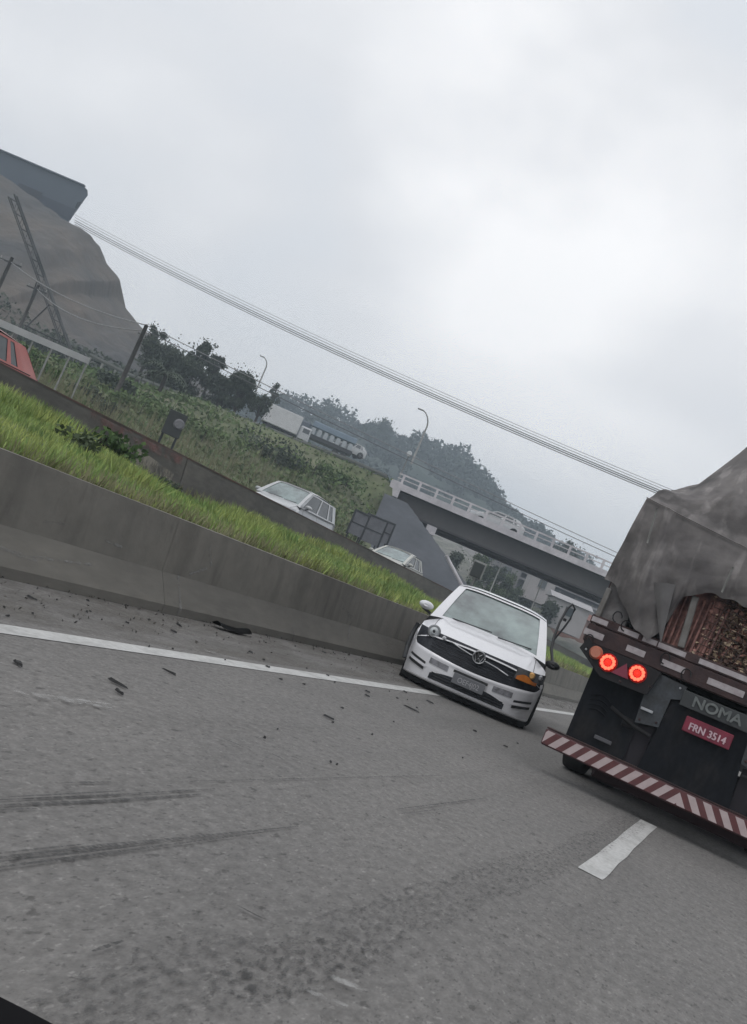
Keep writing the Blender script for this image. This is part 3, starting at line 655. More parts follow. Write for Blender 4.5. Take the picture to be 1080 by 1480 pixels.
# rear cross member and floor
MB().bbox((TX, TY + .08, 1.345), (2 * HW, .16, .17), .01).bbox((TX, TY + .05, 1.475), (2 * HW, .10, .085), .01).build('rear_beam', M_steel, tr, True)
MB().bbox((TX, TY + 5.2, 1.40), (2 * HW - .04, 10.0, .12), .01).build('bed_floor', M_steel, tr, True)
ch = MB()
for s_ in (-.45, .45): ch.bbox((TX + s_, TY + 5.3, 1.16), (.14, 9.8, .34), .01)
for yy in np.arange(.6, 10, 1.2): ch.box((TX, TY + yy, 1.28), (2 * HW - .3, .08, .1))
ch.build('chassis_rail', M_under, tr, True)
# reflective tape blocks
def tape(x0, x1, z0, z1, y, m=M_refl, cut=0, nm='reflector_tape'):
    MB().prism([(x0, z0), (x1 - cut, z0), (x1, (z0 + z1) / 2 - .01), (x1, z1), (x0, z1)] if cut else [(x0, z0), (x1, z0), (x1, z1), (x0, z1)], y - .006, y).build(nm, m, tr, True)
for a, b_ in (((848, 903), (874, 918)), ((907, 933), (931, 950)), ((957, 956), (988, 975)), ((1022, 986), (1072, 1014))):
    xa, za = T(*a, TY); xb, zb_ = T(*b_, TY); zc = 1.345; tape(xa, xb, zc - .028, zc + .028, TY)
for a, b_ in (((860, 884), (882, 894)), ((893, 912), (920, 928)), ((928, 926), (946, 940)), ((950, 936), (988, 956)), ((1008, 962), (1080, 1000))):
    xa, za = T(*a, TY); xb, zb_ = T(*b_, TY); zc = 1.475; tape(xa, xb, zc - .022, zc + .024, TY)
for xa in (.32, .62, .92, ): tape(TX + xa, TX + xa + .2, 1.317, 1.373, TY)
for xa in (.36, .68, 1.0): tape(TX + xa, TX + xa + .18, 1.453, 1.499, TY)
# tail light clusters (mirrored)
M_lit = mat('lit_red', (.5, .02, .02), .3, emit=(1, .03, .012), estr=1.0); M_ring = mat('lit_ring', (.8, .1, .05), .3, emit=(1, .13, .07), estr=2.0)
M_amb = mat('amber_lamp', (.55, .20, .13), .4); M_tri = mat('triangle_reflector', (.22, .03, .06), .35)
for sg in (-1, 1):
    def X(v): return TX + sg * v
    cl = MB().prism([(X(1.20), 1.30), (X(1.24), 1.18), (X(.98), 1.01), (X(.55), 1.02), (X(.50), 1.25), (X(.60), 1.262), (X(1.14), 1.262)][::sg], TY - .03, TY + .04).build('light_panel', mat('light_backing', (.010, .009, .011), .8), tr, True)
    MB().lathe([(-.03, .045), (-.015, .06), (.02, .064)], (X(1.085), TY - .035, 1.195), 'y', 20).build('indicator_lamp', M_amb, cl, True)
    for xx, zz_ in ((.955, 1.155), (.685, 1.165)):
        lp = MB().lathe([(-.02, .072), (-.01, .082), (.02, .086)], (X(xx), TY - .035, zz_), 'y', 24).build('brake_lamp', mat('lamp_red_glass', (.35, .01, .01), .3, emit=(1, .02, .01), estr=.14), cl, True)
        rg = MB()
        for k in range(12):
            a = k * math.pi / 6; rg.lathe([(-.012, .009), (-.006, .0155), (.004, .0165)], (X(xx) + .054 * math.cos(a), TY - .056, zz_ + .054 * math.sin(a)), 'y', 10)
        rg.tube([(X(xx) + .054 * math.cos(a), TY - .055, zz_ + .054 * math.sin(a)) for a in np.linspace(0, 2 * math.pi, 25)], .0085, 6)
        rg.build('lit_ring', M_ring, lp, True)
        MB().lathe([(-.016, .012), (-.008, .028), (.004, .033)], (X(xx), TY - .05, zz_), 'y', 16).build('lit_centre', M_lit, lp, True)
    MB().prism([(X(.90), 1.085), (X(.74), 1.085), (X(.80), 1.21)][::sg], TY - .046, TY - .03).build('triangle_reflector', M_tri, cl, True)
    # mudguard / flap with ribs, side stay
    fl = MB().patch(lambda u, v: (X(lerp(1.08, .54, u)), TY + .10 + .04 * math.sin(math.pi * u) - .03 * v, lerp(1.15, .40, v)), 10, 8).build('mud_flap', M_flap, tr, True)
    rb = MB()
    for k in range(4): rb.tube([(X(lerp(1.0, .82, u)), TY + .105, .83 - k * .045 + .03 * math.sin(math.pi * u)) for u in np.linspace(0, 1, 7)], .006, 5)
    rb.build('flap_rib', M_flap, fl, True)
    MB().bbox((X(.76), TY + .06, .50), (.16, .012, .035), .004).build('flap_bracket', mat('bracket_grey', (.09, .09, .10), .6), fl, True)
    MB().prism([(X(.585), 1.245), (X(.26), 1.225), (X(.27), 1.10), (X(.35), 1.07), (X(.36), .80), (X(.56), .76)][::sg], TY + .02, TY + .05).build('side_panel', M_panel, tr, True)
    MB().bbox((X(.50), TY - .0, .90), (.11, .02, .025), .004, ry=sg * .0).build('latch_handle', M_chrome, tr, True)
    MB().tube([(X(.80), TY + .04, .80), (X(.55), TY + .03, .72), (X(.40), TY + .05, .70)], .018, 8).build('stay_rod', M_under, tr, True)
    MB().bbox((X(.50), TY + .12, .54), (.22, .03, .46), .006).build('hanger_bracket', mat('hanger_dark', (.018, .015, .02), .8), tr, True)
    bt_ = [(X(v_), z_) for v_, z_ in ((.31, 1.19), (.53, 1.2), (.53, .80), (.39, .83), (1.18, 1.19), (.55, 1.10), (.80, 1.04))]
    for xb_, zb2 in bt_: MB().lathe([(-.010, .008), (-.006, .012), (.004, .012)], (xb_, TY + (.018 if abs(xb_ - TX) < .54 else -.03), zb2), 'y', 8).build('bolt', M_chrome if zb2 > 1.15 else M_steel, tr, True)
    # bumper support
    MB().bbox((X(.62), TY + .3, .62), (.1, .5, .09), .01, rx=-.5).build('bumper_arm', M_under, tr, True)
# centre black flap
MB().patch(lambda u, v: (TX + lerp(-.335, .335, u) * lerp(1, 1.22, v), TY + .045 + .012 * math.sin(u * 8) * v, lerp(1.07, .36, v)), 12, 10).build('centre_flap', M_flap, tr, True)
bd = MB().bbox((TX + .03, TY - .005, 1.125), (.60, .03, .14), .006).build('name_board', mat('board_grey', (.032, .036, .038), .7, col2=(.045, .048, .05), scale=5), tr, True)
vs, fs = text_mesh('NOMA', .125, .003, 1.12); xm, zm = T(1037, 1028)
lt_ = MB()
for k_, (ox, oz) in enumerate(((0, 0), (.004, 0), (-.004, .002), (0, .004), (0, -.004))): lt_.add([(x + xm + ox, y + TY - .024 - .0012 * k_, z + 1.125 + oz) for x, y, z in vs], fs)
lt_.build('lettering', mat('letter_grey', (.17, .185, .18), .7, col2=(.09, .10, .10), scale=12), bd, True)
xp, zp = T(1023, 1059)
pb = MB().bbox((xp, TY - .0, zp), (.41, .014, .135), .012).build('number_plate', mat('plate_red', (.24, .022, .05), .6, col2=(.13, .018, .035), scale=9), tr, True)
vs, fs = text_mesh('FRN 3514', .088, .002, .88); lt_ = MB()
for k_, (ox, oz) in enumerate(((0, 0), (.003, 0), (-.003, .001), (0, .003))): lt_.add([(x + xp + ox, y + TY - .011 - .0012 * k_, z + zp - .012 + oz) for x, y, z in vs], fs)
lt_.build('plate_lettering', mat('plate_white', (.62, .45, .50), .6), pb, True)
vs, fs = text_mesh('SP - BRASIL', .028, .001, 1.0)
# striped bumper
M_str = bpy.data.materials.new('hazard_stripes'); M_str.use_nodes = True; t = M_str.node_tree; b = t.nodes['Principled BSDF']; b.inputs['Roughness'].default_value = .5
tcn = t.nodes.new('ShaderNodeTexCoord'); sp = t.nodes.new('ShaderNodeSeparateXYZ'); t.links.new(tcn.outputs['Object'], sp.inputs[0])
def mth(op, a, b_=None):
    n_ = t.nodes.new('ShaderNodeMath'); n_.operation = op
    for i, v in enumerate((a, b_)):
        if v is None: continue
        if hasattr(v, 'name'): t.links.new(v, n_.inputs[i])
        else: n_.inputs[i].default_value = v
    return n_.outputs[0]
ax = mth('ABSOLUTE', sp.outputs[0]); s_ = mth('ADD', mth('MULTIPLY', ax, 1.0), mth('MULTIPLY', sp.outputs[2], .75)); fr = mth('FRACT', mth('MULTIPLY', s_, 1 / .137)); st = mth('GREATER_THAN', fr, .48)
nz = t.nodes.new('ShaderNodeTexNoise'); nz.inputs['Scale'].default_value = 14; t.links.new(tcn.outputs['Object'], nz.inputs[0])
mxa = t.nodes.new('ShaderNodeMix'); mxa.data_type = 'RGBA'; mxa.inputs[6].default_value = (.38, .30, .30, 1); mxa.inputs[7].default_value = (.55, .46, .46, 1); t.links.new(nz.outputs[0], mxa.inputs[0])
mxb = t.nodes.new('ShaderNodeMix'); mxb.data_type = 'RGBA'; mxb.inputs[6].default_value = (.16, .045, .045, 1); mxb.inputs[7].default_value = (.06, .025, .028, 1); t.links.new(nz.outputs[0], mxb.inputs[0])
mxc = t.nodes.new('ShaderNodeMix'); mxc.data_type = 'RGBA'; t.links.new(st, mxc.inputs[0]); t.links.new(mxb.outputs[2], mxc.inputs[6]); t.links.new(mxa.outputs[2], mxc.inputs[7]); t.links.new(mxc.outputs[2], b.inputs['Base Color'])
bm = MB().bbox((TX, TY + .06, .315), (2 * HW, .12, .15), .012).build('striped_bumper', mat('bumper_red', (.085, .025, .028), .6, col2=(.05, .022, .025), scale=6), tr, True)
MB().add([(TX - HW + .01, TY - .003, .255), (TX + HW - .01, TY - .003, .255), (TX + HW - .01, TY - .003, .378), (TX - HW + .01, TY - .003, .378)], [(0, 1, 2, 3)]).build('hazard_tape', M_str, bm, True)
MB().bbox((TX, TY + .07, .40), (2 * HW, .10, .012), .003).build('bumper_top_plate', M_steel, bm, True)
MB().bbox((TX, TY + .34, .20), (2 * HW - .95, .12, .12), .02).build('underrun_bar', mat('underrun_dark', (.03, .012, .014), .8), tr, True)
# axles with twin tyres
for k, yy in enumerate((1.55, 2.8, 4.05)):
    MB().tube([(TX - 1.1, TY + yy, .5), (TX + 1.1, TY + yy, .5)], .06, 10).build('axle', M_under, tr, True)
    for sg in (-1, 1):
        for off in (1.10, .78):
            wv_ = MB().lathe([(-.12, .34), (-.13, .44), (-.11, .5), (-.06, .51), (.06, .51), (.11, .5), (.13, .44), (.12, .34)], (TX + sg * off, TY + yy, .51), 'x', 32).build('wheel', M_tyre, tr, True)
            MB().lathe([(-.05, .12), (.02, .3), (.1, .34)] if sg > 0 else [(-.1, .34), (-.02, .3), (.05, .12)], (TX + sg * off, TY + yy, .51), 'x', 24).build('rim', M_steel, wv_, True)
# tool box and spare hanging below the bed
MB().bbox((TX, TY + 6, .95), (2.0, 1.2, .5), .03).build('underbed_box', M_under, tr, True)
# cab far in front, hidden behind the load
cb = MB().bbox((TX, TY + 12.2, 1.75), (2.45, 2.0, 2.7), .15).build('cab', mat('cab_paint', (.35, .36, .38), .4), tr, True)
MB().bbox((TX, TY + 13.21, 2.3), (2.1, .03, .8), .01).build('cab_window', M_sglass, cb, True)
MB().bbox((TX, TY + 11.0, .75), (.9, 3.6, .3), .02).build('tractor_frame', M_under, tr, True)
for sg in (-1, 1):
    for yy in (10.2, 12.8): MB().lathe([(-.15, .36), (-.15, .48), (.15, .48), (.15, .36)], (TX + sg * 1.02, TY + yy, .48), 'x', 24).build('wheel', M_tyre, tr, True)
# stake posts
M_post = mat('post_grey', (.20, .195, .19), .6, col2=(.12, .11, .10), scale=8)
def post(px0, py0, px1, py1, w_, y=TY + .03):
    xa, za = T(px0, py0); xb, zb_ = T(px1, py1); MB().bbox(((xa + xb) / 2, y, (za + zb_) / 2), (w_, .05, abs(za - zb_)), .008, ry=math.atan2(xa - xb, za - zb_)).build('stake_post', M_post, tr, True)
post(881, 850, 858, 902, .05); post(1006, 862, 984, 936, .06, TY + .01); 
for sg in (1,):
    MB().bbox((TX + 1.18, TY + .03, 1.72), (.06, .05, .42), .008).build('stake_post', M_post, tr, True)
# side boards
for sg in (-1, 1):
    for k in range(4):
        MB().bbox((TX + sg * (HW - .03), TY + 1.35 + k * 2.45, 1.72), (.04, 2.35, .52), .008).build('side_board', M_steel, tr, True)
M_rust = mat('rust_panel', (.26, .13, .11), .8, col2=(.12, .06, .055), scale=7, bump=.4, fine=(20, .4))
gt = MB().patch(lambda u, v: (TX + lerp(-.62, -.18, u), TY + .10 + .03 * math.sin(u * 14), lerp(1.50, 2.25, v)), 20, 6).build('tail_board', M_rust, tr, True)
rbs = MB()
for k in range(9): rbs.tube([(TX - .60 + k * .05, TY + .065, 1.52), (TX - .60 + k * .053, TY + .065, 2.0)], .010, 6)
rbs.build('board_rib', M_rust, gt, True)
for sx_, h_ in ((-1.16, .44),):
    MB().bbox((TX - 1.08, TY + .09, 1.70), (.26, .03, .42), .006).build('corner_board', mat('corner_board', (.20, .19, .19), .7, col2=(.10, .09, .09), scale=9), tr, True)
for (px, py) in ((893, 892), (905, 905), (962, 952), (852, 925), (992, 975)):
    xa, za = T(px, py); MB().tube([(xa + .04 * math.cos(a), TY - .02, za + .05 * math.sin(a)) for a in np.linspace(0, 4.8, 10)], .006, 5).build('rope_hook', M_under, tr, True)
# load of scrap wood and brush behind the netting: tangled pieces
nS = 7600; sx_ = TX + RNG.uniform(-.33, 1.12, nS); szz = 1.53 + RNG.random(nS) * .62; sy_ = TY + .07 + RNG.random(nS) * .22
for nm, col, col2, a, b_ in (('scrap_brown', (.18, .10, .075), (.08, .05, .04), 0, 3400), ('scrap_tan', (.75, .60, .42), (.5, .38, .28), 3400, 6000), ('scrap_red', (.5, .26, .22), (.32, .16, .14), 6000, 7600)):
    v, f = cards(np.stack([sx_[a:b_], sy_[a:b_], szz[a:b_]], 1), .032, flat=.0)
    o = np_mesh('scrap_load', v, f, mat(nm, col, .8, col2=col2, scale=7), tr, True); tag(o, kind='stuff')
MB().bbox((TX + .3, TY + 5.0, 1.95), (2.0, 9.2, .8), .05).build('load_core', mat('load_dark', (.03, .022, .018), .9), tr, True)
# netting in front of the load
net = MB()
for k in range(14):
    xx = TX - .30 + k * .105; net.tube([(xx, TY + .045, 1.53), (xx + .12, TY + .04, 2.12)], .004, 4)
    if k < 9: net.tube([(TX - .3, TY + .045, 1.55 + k * .07), (TX + 1.1, TY + .045, 1.52 + k * .07)], .004, 4)
net.build('netting', mat('net_brown', (.06, .035, .03), .8), tr, True)
# the grey tarpaulin
M_tarp = mat('tarpaulin', (.185, .172, .168), .8, col2=(.118, .110, .110), scale=2.4, bump=.35, bscale=11, fine=(9, .14))
M_tarp.node_tree.nodes['Principled BSDF'].inputs['Specular IOR Level'].default_value = .3
t = M_tarp.node_tree; b = t.nodes['Principled BSDF']; b.inputs['Specular IOR Level'].default_value = .25
for l_ in list(b.inputs['Normal'].links): t.links.remove(l_)
_tc = t.nodes.new('ShaderNodeTexCoord'); _n1 = t.nodes.new('ShaderNodeTexNoise'); _n1.noise_type = 'RIDGED_MULTIFRACTAL'; _n1.inputs['Scale'].default_value = 2.6; _n1.inputs['Detail'].default_value = 4; _n1.inputs['Distortion'].default_value = .9
_n2 = t.nodes.new('ShaderNodeTexNoise'); _n2.inputs['Scale'].default_value = 30; _bu = t.nodes.new('ShaderNodeBump'); _bu.inputs['Strength'].default_value = .5; _bu.inputs['Distance'].default_value = .03
_ad = t.nodes.new('ShaderNodeMath'); _ad.operation = 'MULTIPLY_ADD'; _ad.inputs[1].default_value = .15
t.links.new(_tc.outputs['Object'], _n1.inputs[0]); t.links.new(_tc.outputs['Object'], _n2.inputs[0]); t.links.new(_n2.outputs[0], _ad.inputs[0]); t.links.new(_n1.outputs[0], _ad.inputs[2])
t.links.new(_ad.outputs[0], _bu.inputs['Height']); t.links.new(_bu.outputs[0], b.inputs['Normal'])
_src = b.inputs['Base Color'].links[0].from_socket                 # dirt runs and dusty patches of the cloth
for _sc, _st, _lo, _hi, _dk in ((3.0, (1, 1, .35), .5, .62, .58), (5.5, (1.4, 1, .3), .55, .64, 1.5), (1.4, (1, 1, 1), .45, .6, .85)):
    _m = t.nodes.new('ShaderNodeMapping'); _m.inputs['Scale'].default_value = _st; _q = t.nodes.new('ShaderNodeTexNoise'); _q.inputs['Scale'].default_value = _sc; _q.inputs['Detail'].default_value = 6
    _r = t.nodes.new('ShaderNodeMapRange'); _r.inputs[1].default_value = _lo; _r.inputs[2].default_value = _hi; _r.inputs[3].default_value = 1; _r.inputs[4].default_value = _dk
    _u = t.nodes.new('ShaderNodeVectorMath'); _u.operation = 'SCALE'; t.links.new(_tc.outputs['Object'], _m.inputs[0]); t.links.new(_m.outputs[0], _q.inputs[0]); t.links.new(_q.outputs[0], _r.inputs[0]); t.links.new(_src, _u.inputs[0]); t.links.new(_r.outputs[0], _u.inputs['Scale']); _src = _u.outputs[0]
t.links.new(_src, b.inputs['Base Color'])
def tri_(a, b, k, s_):                        # crisp crease: distance to a wandering line
    return abs(((a + b * .5) / k + .8 * vnoise(a, b, k * 1.5, s_)) % 1.0 - .5)
def wrk(a, b, s=0): return .05 * (tri_(a, b, .62, s) - .25) + .028 * (tri_(-b * 1.1, a, .41, s + 3) - .25) + .022 * (tri_(b, -a * .8, .23, s + 5) - .25) + (vnoise(a, b, .5, s) - .5) * .03
bx = [-1.25, -1.12, -.98, -.82, -.70, -.62, -.56, -.45, -.30, 0, .4, .8, 1.25]
bz = [1.86, 1.82, 1.66, 1.52, 1.47, 1.60, 1.93, 2.02, 2.07, 2.06, 2.02, 2.0, 1.75]
tx_ = [-1.25, -.9, -.4, 0, .5, .9, 1.25]; tz_ = [2.68, 2.63, 2.56, 2.52, 2.5, 2.5, 2.45]
def rear_t(u, v):
    s_ = lerp(-1.25, 1.25, u); zt = np.interp(s_, tx_, tz_); zb_ = np.interp(s_, bx, bz) + .012 * math.sin(s_ * 31); z = lerp(zt, zb_, v)
    bulge = -.05 * math.sin(math.pi * v) * (1 - (s_ / 1.25) ** 6) - .02
    fold = .05 * math.exp(-((s_ + .78 - .32 * (v - .4)) / .05) ** 2) * min(1, max(0, v - .3) * 3) - .035 * math.exp(-((s_ + 1.02 - .15 * v) / .05) ** 2)
    s_ = s_ * (lerp(.945, 1, v) if s_ < 0 else 1)
    return (TX + s_ - .02 * (v * (1 - u)), TY - .02 + bulge + fold * 1.3 + wrk(s_, z, 3) * min(1, v * 3 + .3), z)
tp = MB(); tp.patch(rear_t, 150, 80)
hx = [-1.25, -1.05, -.8, -.5, 0, .5, 1.0, 1.25]
def top_t(u, v):
    s_ = lerp(-1.25, 1.25, u); d = v ** 1.3 * 9.6; e_ = (1 - abs(s_ / 1.25) ** 3.5)
    z0 = np.interp(s_, tx_, tz_)
    rise = np.interp(d, [0, .2, .7, 1.2, 2.0, 4, 9.6], [0, .14, .80, 1.28, 1.34, 1.15, .9]) * np.interp(s_, [-1.25, -1.21, -1.0, -.72, -.55, -.42, 0, .6, 1.25], [.10, .20, .33, .72, .98, .93, .86, .7, .1]) + np.interp(d, [0, .3, 1.5, 9.6], [0, .12, .18, .15])
    rise += .14 * math.exp(-((s_ + .15) / .35) ** 2) * np.interp(d, [0, .8, 1.5, 3, 9], [0, .3, 1, .4, .2]) + .06 * (vnoise(s_, d, .7, 5) - .5) * min(1, d)
    s_ = s_ * (.945 if s_ < 0 else 1)
    return (TX + s_ + .02 * math.sin(d * 3), TY - .02 + d + .0, z0 + rise + wrk(s_, d, 7) * min(1, d * 4))
tp.patch(top_t, 100, 170)
for sg in (-1, 1):
    def side_t(u, v, sg=sg):
        a = top_t(0 if sg < 0 else 1, u); zb_ = 1.9 + .06 * math.sin(u * 40) - .06 * vnoise(u * 9, 0, 1, 3)
        return (a[0] + sg * (.03 * math.sin(math.pi * v) + .02 * math.sin(u * 55 + v * 2) * v), a[1], lerp(a[2], zb_, v))
    tp.patch(side_t, 110, 12)
tarp = tag(tp.build('tarpaulin', M_tarp), 'crumpled grey tarpaulin tied over the load of the truck', 'tarpaulin')
# hanging flap corner and straps belong to the tarpaulin
xa, za = T(925, 855); 
MB().patch(lambda u, v: (TX + lerp(-.84, -.84 + .17 * (1 - v) + .01, u) + .24 * v, TY - .09 - .045 * math.sin(u * 3.1) * (1 - v), lerp(1.97 + .05 * u, 1.50, v)), 8, 12).build('loose_flap', mat('tarp_flap', (.15, .145, .145), .8, col2=(.10, .095, .095), scale=3, bump=.3), tarp)
stp = MB()
for (pa, pb_) in (((952, 740), (938, 790)), ((1060, 824), (1044, 860)),):
    xa, za = T(*pa); xb, zb_ = T(*pb_); n_ = 8
    stp.tube([(lerp(xa, xb, i / n_), TY - .16, lerp(za, zb_, i / n_)) for i in range(n_ + 1)], .009, 5)
stp.build('strap', mat('strap_grey', (.20, .20, .19), .8), tarp)
sm_ = MB().tube([rear_t(u, 0.0) for u in np.linspace(0, 1, 60)], .006, 5); sm_.v = [(x, y - .02, z + .004) for x, y, z in sm_.v]; sm_.build('hem', M_tarp, tarp)

# ------------------------------------------------------------------ overpass
BD = 65.0
def bw(px, py, d=BD): return at(px, py, d)
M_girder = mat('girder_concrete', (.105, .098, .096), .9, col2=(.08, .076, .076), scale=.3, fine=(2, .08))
M_rail = mat('parapet_pale', (.62, .59, .61), .85, col2=(.46, .44, .46), scale=1.5)
Lb = .6; Rb = 48.0
pbr = wd(-1.5, BD)
brg = thing('overpass', (*pbr, 0), 'grey concrete overpass bridge crossing beyond the crashed car', 'bridge')
def brbox(mb, c0, c1, d0_, d1, z0, z1):
    vs = [(*wd(c, d), z) for c in (c0, c1) for d in (d0_, d1) for z in (z0, z1)]
    return mb.add(vs, [(0, 1, 3, 2), (4, 6, 7, 5), (0, 4, 5, 1), (2, 3, 7, 6), (0, 2, 6, 4), (1, 5, 7, 3)])
ZB, ZS, ZT = 6.15, 7.35, 7.80
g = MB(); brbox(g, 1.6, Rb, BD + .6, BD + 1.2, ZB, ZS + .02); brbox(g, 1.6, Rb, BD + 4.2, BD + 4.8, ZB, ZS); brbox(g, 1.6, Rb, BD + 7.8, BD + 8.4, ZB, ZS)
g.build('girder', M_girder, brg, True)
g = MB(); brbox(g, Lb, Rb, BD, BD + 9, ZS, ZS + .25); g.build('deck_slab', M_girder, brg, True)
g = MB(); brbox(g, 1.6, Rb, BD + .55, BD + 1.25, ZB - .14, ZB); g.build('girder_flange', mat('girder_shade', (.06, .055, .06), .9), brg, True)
g = MB(); brbox(g, Lb - .2, Rb, BD - .12, BD + .1, ZS + .02, ZT); g.build('fascia', M_rail, brg, True)
g = MB(); brbox(g, Lb - .3, Lb + .5, BD - .25, BD + 9.2, ZS - .55, ZT + .05); g.build('end_block', M_rail, brg, True)
rl = MB()
for k in range(40):
    c = Lb + .3 + k * 1.22; brbox(rl, c, c + .16, BD - .05, BD + .05, ZT, ZT + .62)
rl.build('parapet_posts', M_rail, brg, True)['kind'] = 'stuff'
rl = MB(); brbox(rl, Lb, Rb, BD - .04, BD + .04, ZT + .56, ZT + .66); brbox(rl, Lb, Rb, BD - .03, BD + .03, ZT + .28, ZT + .34); rl.build('parapet_rail', M_rail, brg, True)
rl = MB(); brbox(rl, Lb, Rb, BD + 8.9, BD + 9.1, ZS + .25, ZT + .5); rl.build('far_parapet', M_rail, brg, True)
# abutment wall, slope paving, pier
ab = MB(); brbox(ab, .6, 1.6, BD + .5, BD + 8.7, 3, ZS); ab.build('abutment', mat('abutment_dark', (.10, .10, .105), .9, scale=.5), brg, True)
pr = MB()
for d_ in (BD + 1.2, BD + 7.4):
    MB().tube([(*wd(22, d_), -.1), (*wd(22, d_), 5.6)], .5, 14).build('pier_column', M_girder, brg, True)
pr = MB(); brbox(pr, 21.2, 22.8, BD + .3, BD + 8.6, 5.45, ZB - .15); pr.build('pier_cap', M_girder, brg, True)
pr = MB(); brbox(pr, 3.7, 4.4, BD + .4, BD + 1.4, 5.45, ZB - .13); pr.build('bearing_block', M_rail, brg, True)
# concrete slope paving, follows the bank under the bridge
M_pave = mat('slope_paving', (.085, .092, .105), .9, col2=(.06, .066, .076), scale=.4, fine=(2, .1))
cs = np.linspace(.2, 10.2, 60); ds = np.linspace(49, 80, 60); CC, DD = np.meshgrid(cs, ds, indexing='ij'); XX = CC * RT[0] + DD * FW[0]; YY = CC * RT[1] + DD * FW[1]
q = CC * 0 + 1; Z = 1.0 + np.minimum(np.minimum(np.maximum(9.6 - CC, -.2) * .72, 5.6), np.maximum((DD - 54 + .9 * np.maximum(2 - CC, 0) * 0) * .62, -.2))
V = np.stack([XX, YY, Z], -1).reshape(-1, 3); I = np.arange(CC.size).reshape(CC.shape); Fq = np.stack([I[:-1, :-1], I[1:, :-1], I[1:, 1:], I[:-1, 1:]], -1).reshape(-1, 4)
qq = q.reshape(-1)[Fq]; Fq = Fq[(Z.reshape(-1)[Fq] > .85).all(1)]
sp_ = np_mesh('slope_paving', V, Fq, M_pave); tag(sp_, 'smooth blue-grey concrete slope under the left end of the overpass', 'slope paving')
# pale gutter down the slope edge
ga, gb = [], []
gm = MB(); pts = []
for k in range(8):
    p = at(lerp(645, 676, k / 7), lerp(803, 862, k / 7), 54.0); pts.append(p)
drain = MB().tube([tuple(p) for p in pts], .11, 6).build('slope_gutter', M_rail); tag(drain, 'pale concrete gutter running down the slope beside the crashed car roof', 'gutter')

# ------------------------------------------------------------------ hills and far ground
def hill(name, sil, d_crest, d_front, base_z, m, back=60, nu=140, nw=40, rough=1.0, seed=1, prof_pow=1.0, kind='structure'):
    cs_, zs_ = [], []
    for (px, py) in sil:
        p = at(px, py, d_crest); c, d = cd(p[0], p[1]); cs_.append(c); zs_.append(p[2])
    cu = np.linspace(cs_[0], cs_[-1], nu); zc = np.interp(cu, cs_, zs_)
    wv_ = np.concatenate([np.linspace(0, 1, nw), [1.15, 1.4]]); ds_ = np.concatenate([lerp(d_front, d_crest, np.linspace(0, 1, nw)), [d_crest + back * .3, d_crest + back]])
    CC, WW = np.meshgrid(cu, wv_, indexing='ij'); DD = np.broadcast_to(ds_, CC.shape)
    prof_ = np.where(WW <= 1, np.clip(WW, 0, 1) ** prof_pow, 1 - (WW - 1) * 2.4)
    zc = zc + (vnoise(cu, cu * 0, 2.2, seed) - .5) * .5 * rough + (vnoise(cu, cu * 0, .8, seed + 3) - .5) * .3 * rough
    Z = base_z + (zc[:, None] - base_z) * prof_ + rough * 1.1 * (vnoise(CC, DD * .35, 2.4, seed + 5) - .5 + .5 * vnoise(CC, DD, 1.1, seed + 7)) * np.sin(math.pi * np.clip(WW, 0, 1)) + rough * (vnoise(CC, DD, 9, seed) - .5) * np.sin(math.pi * np.clip(WW, 0, 1)) * 2
    # drop sides to ground
    XX = CC * RT[0] + DD * FW[0]; YY = CC * RT[1] + DD * FW[1]
    V = np.stack([XX, YY, Z], -1).reshape(-1, 3); I = np.arange(CC.size).reshape(CC.shape); Fq = np.stack([I[:-1, :-1], I[1:, :-1], I[1:, 1:], I[:-1, 1:]], -1).reshape(-1, 4)
    o = np_mesh(name, V, Fq, m); o.data.polygons.foreach_set('use_smooth', [True] * len(Fq)); tag(o, kind=kind)
    return lambda c, d: base_z + (np.interp(c, cu, zc) - base_z) * np.clip((d - d_front) / (d_crest - d_front), 0, 1) ** prof_pow
M_earth = mat('cut_earth', (.118, .099, .082), .95, col2=(.066, .066, .066), scale=.09, bump=.9, bscale=.9, fine=(.45, .16), stretch=(1, 1, .4))
for _n in M_earth.node_tree.nodes:
    if _n.type == 'BUMP': _n.inputs['Distance'].default_value = .5
HD = 115.0
hz = hill('earth_hill', [(-420, 90), (-150, 175), (0, 250), (60, 292), (110, 323), (128, 336), (140, 350), (152, 375), (170, 402), (165, 428), (182, 450), (200, 466), (235, 500), (300, 560), (380, 640)], HD, 82, 8, M_earth, back=60, seed=2, rough=.8, prof_pow=.9, nu=700)
M_wood = mat('far_woods', (.04, .055, .045), .95, col2=(.03, .042, .034), scale=.06, fine=(.2, .3))
RD = 300.0
ridge = [(330, 560), (400, 583), (430, 592), (455, 600), (470, 596), (500, 612), (540, 618), (560, 630), (575, 640), (610, 648), (650, 664), (675, 676), (700, 695), (715, 712), (740, 742), (765, 762), (790, 778), (830, 810), (900, 880), (1000, 950)]
rz_ = hill('wooded_hill', ridge, RD, 170, 3, M_wood, back=140, seed=4, rough=3)
# tree cover on the ridge
n = 60000; 
cs_ = []
for (px, py) in ridge: p = at(px, py, RD); cs_.append(cd(p[0], p[1])[0])
c = RNG.uniform(cs_[0], cs_[-1], n); d = 170 + 135 * RNG.random(n) ** .6; z = rz_(c, d) + RNG.random(n) * 3.2 * (.3 + vnoise(c, d, 6, 3)) + np.where(vnoise(c, d * .3, 7, 8) > .68, RNG.random(n) * 4, 0) - .6
x = c * RT[0] + d * FW[0]; y = c * RT[1] + d * FW[1]; v, f = cards(np.stack([x, y, z], 1), .72)
tag(np_mesh('ridge_forest', v, f, M_wood), 'dense dark forest covering the hazy ridge behind the overpass', 'forest', kind='stuff')

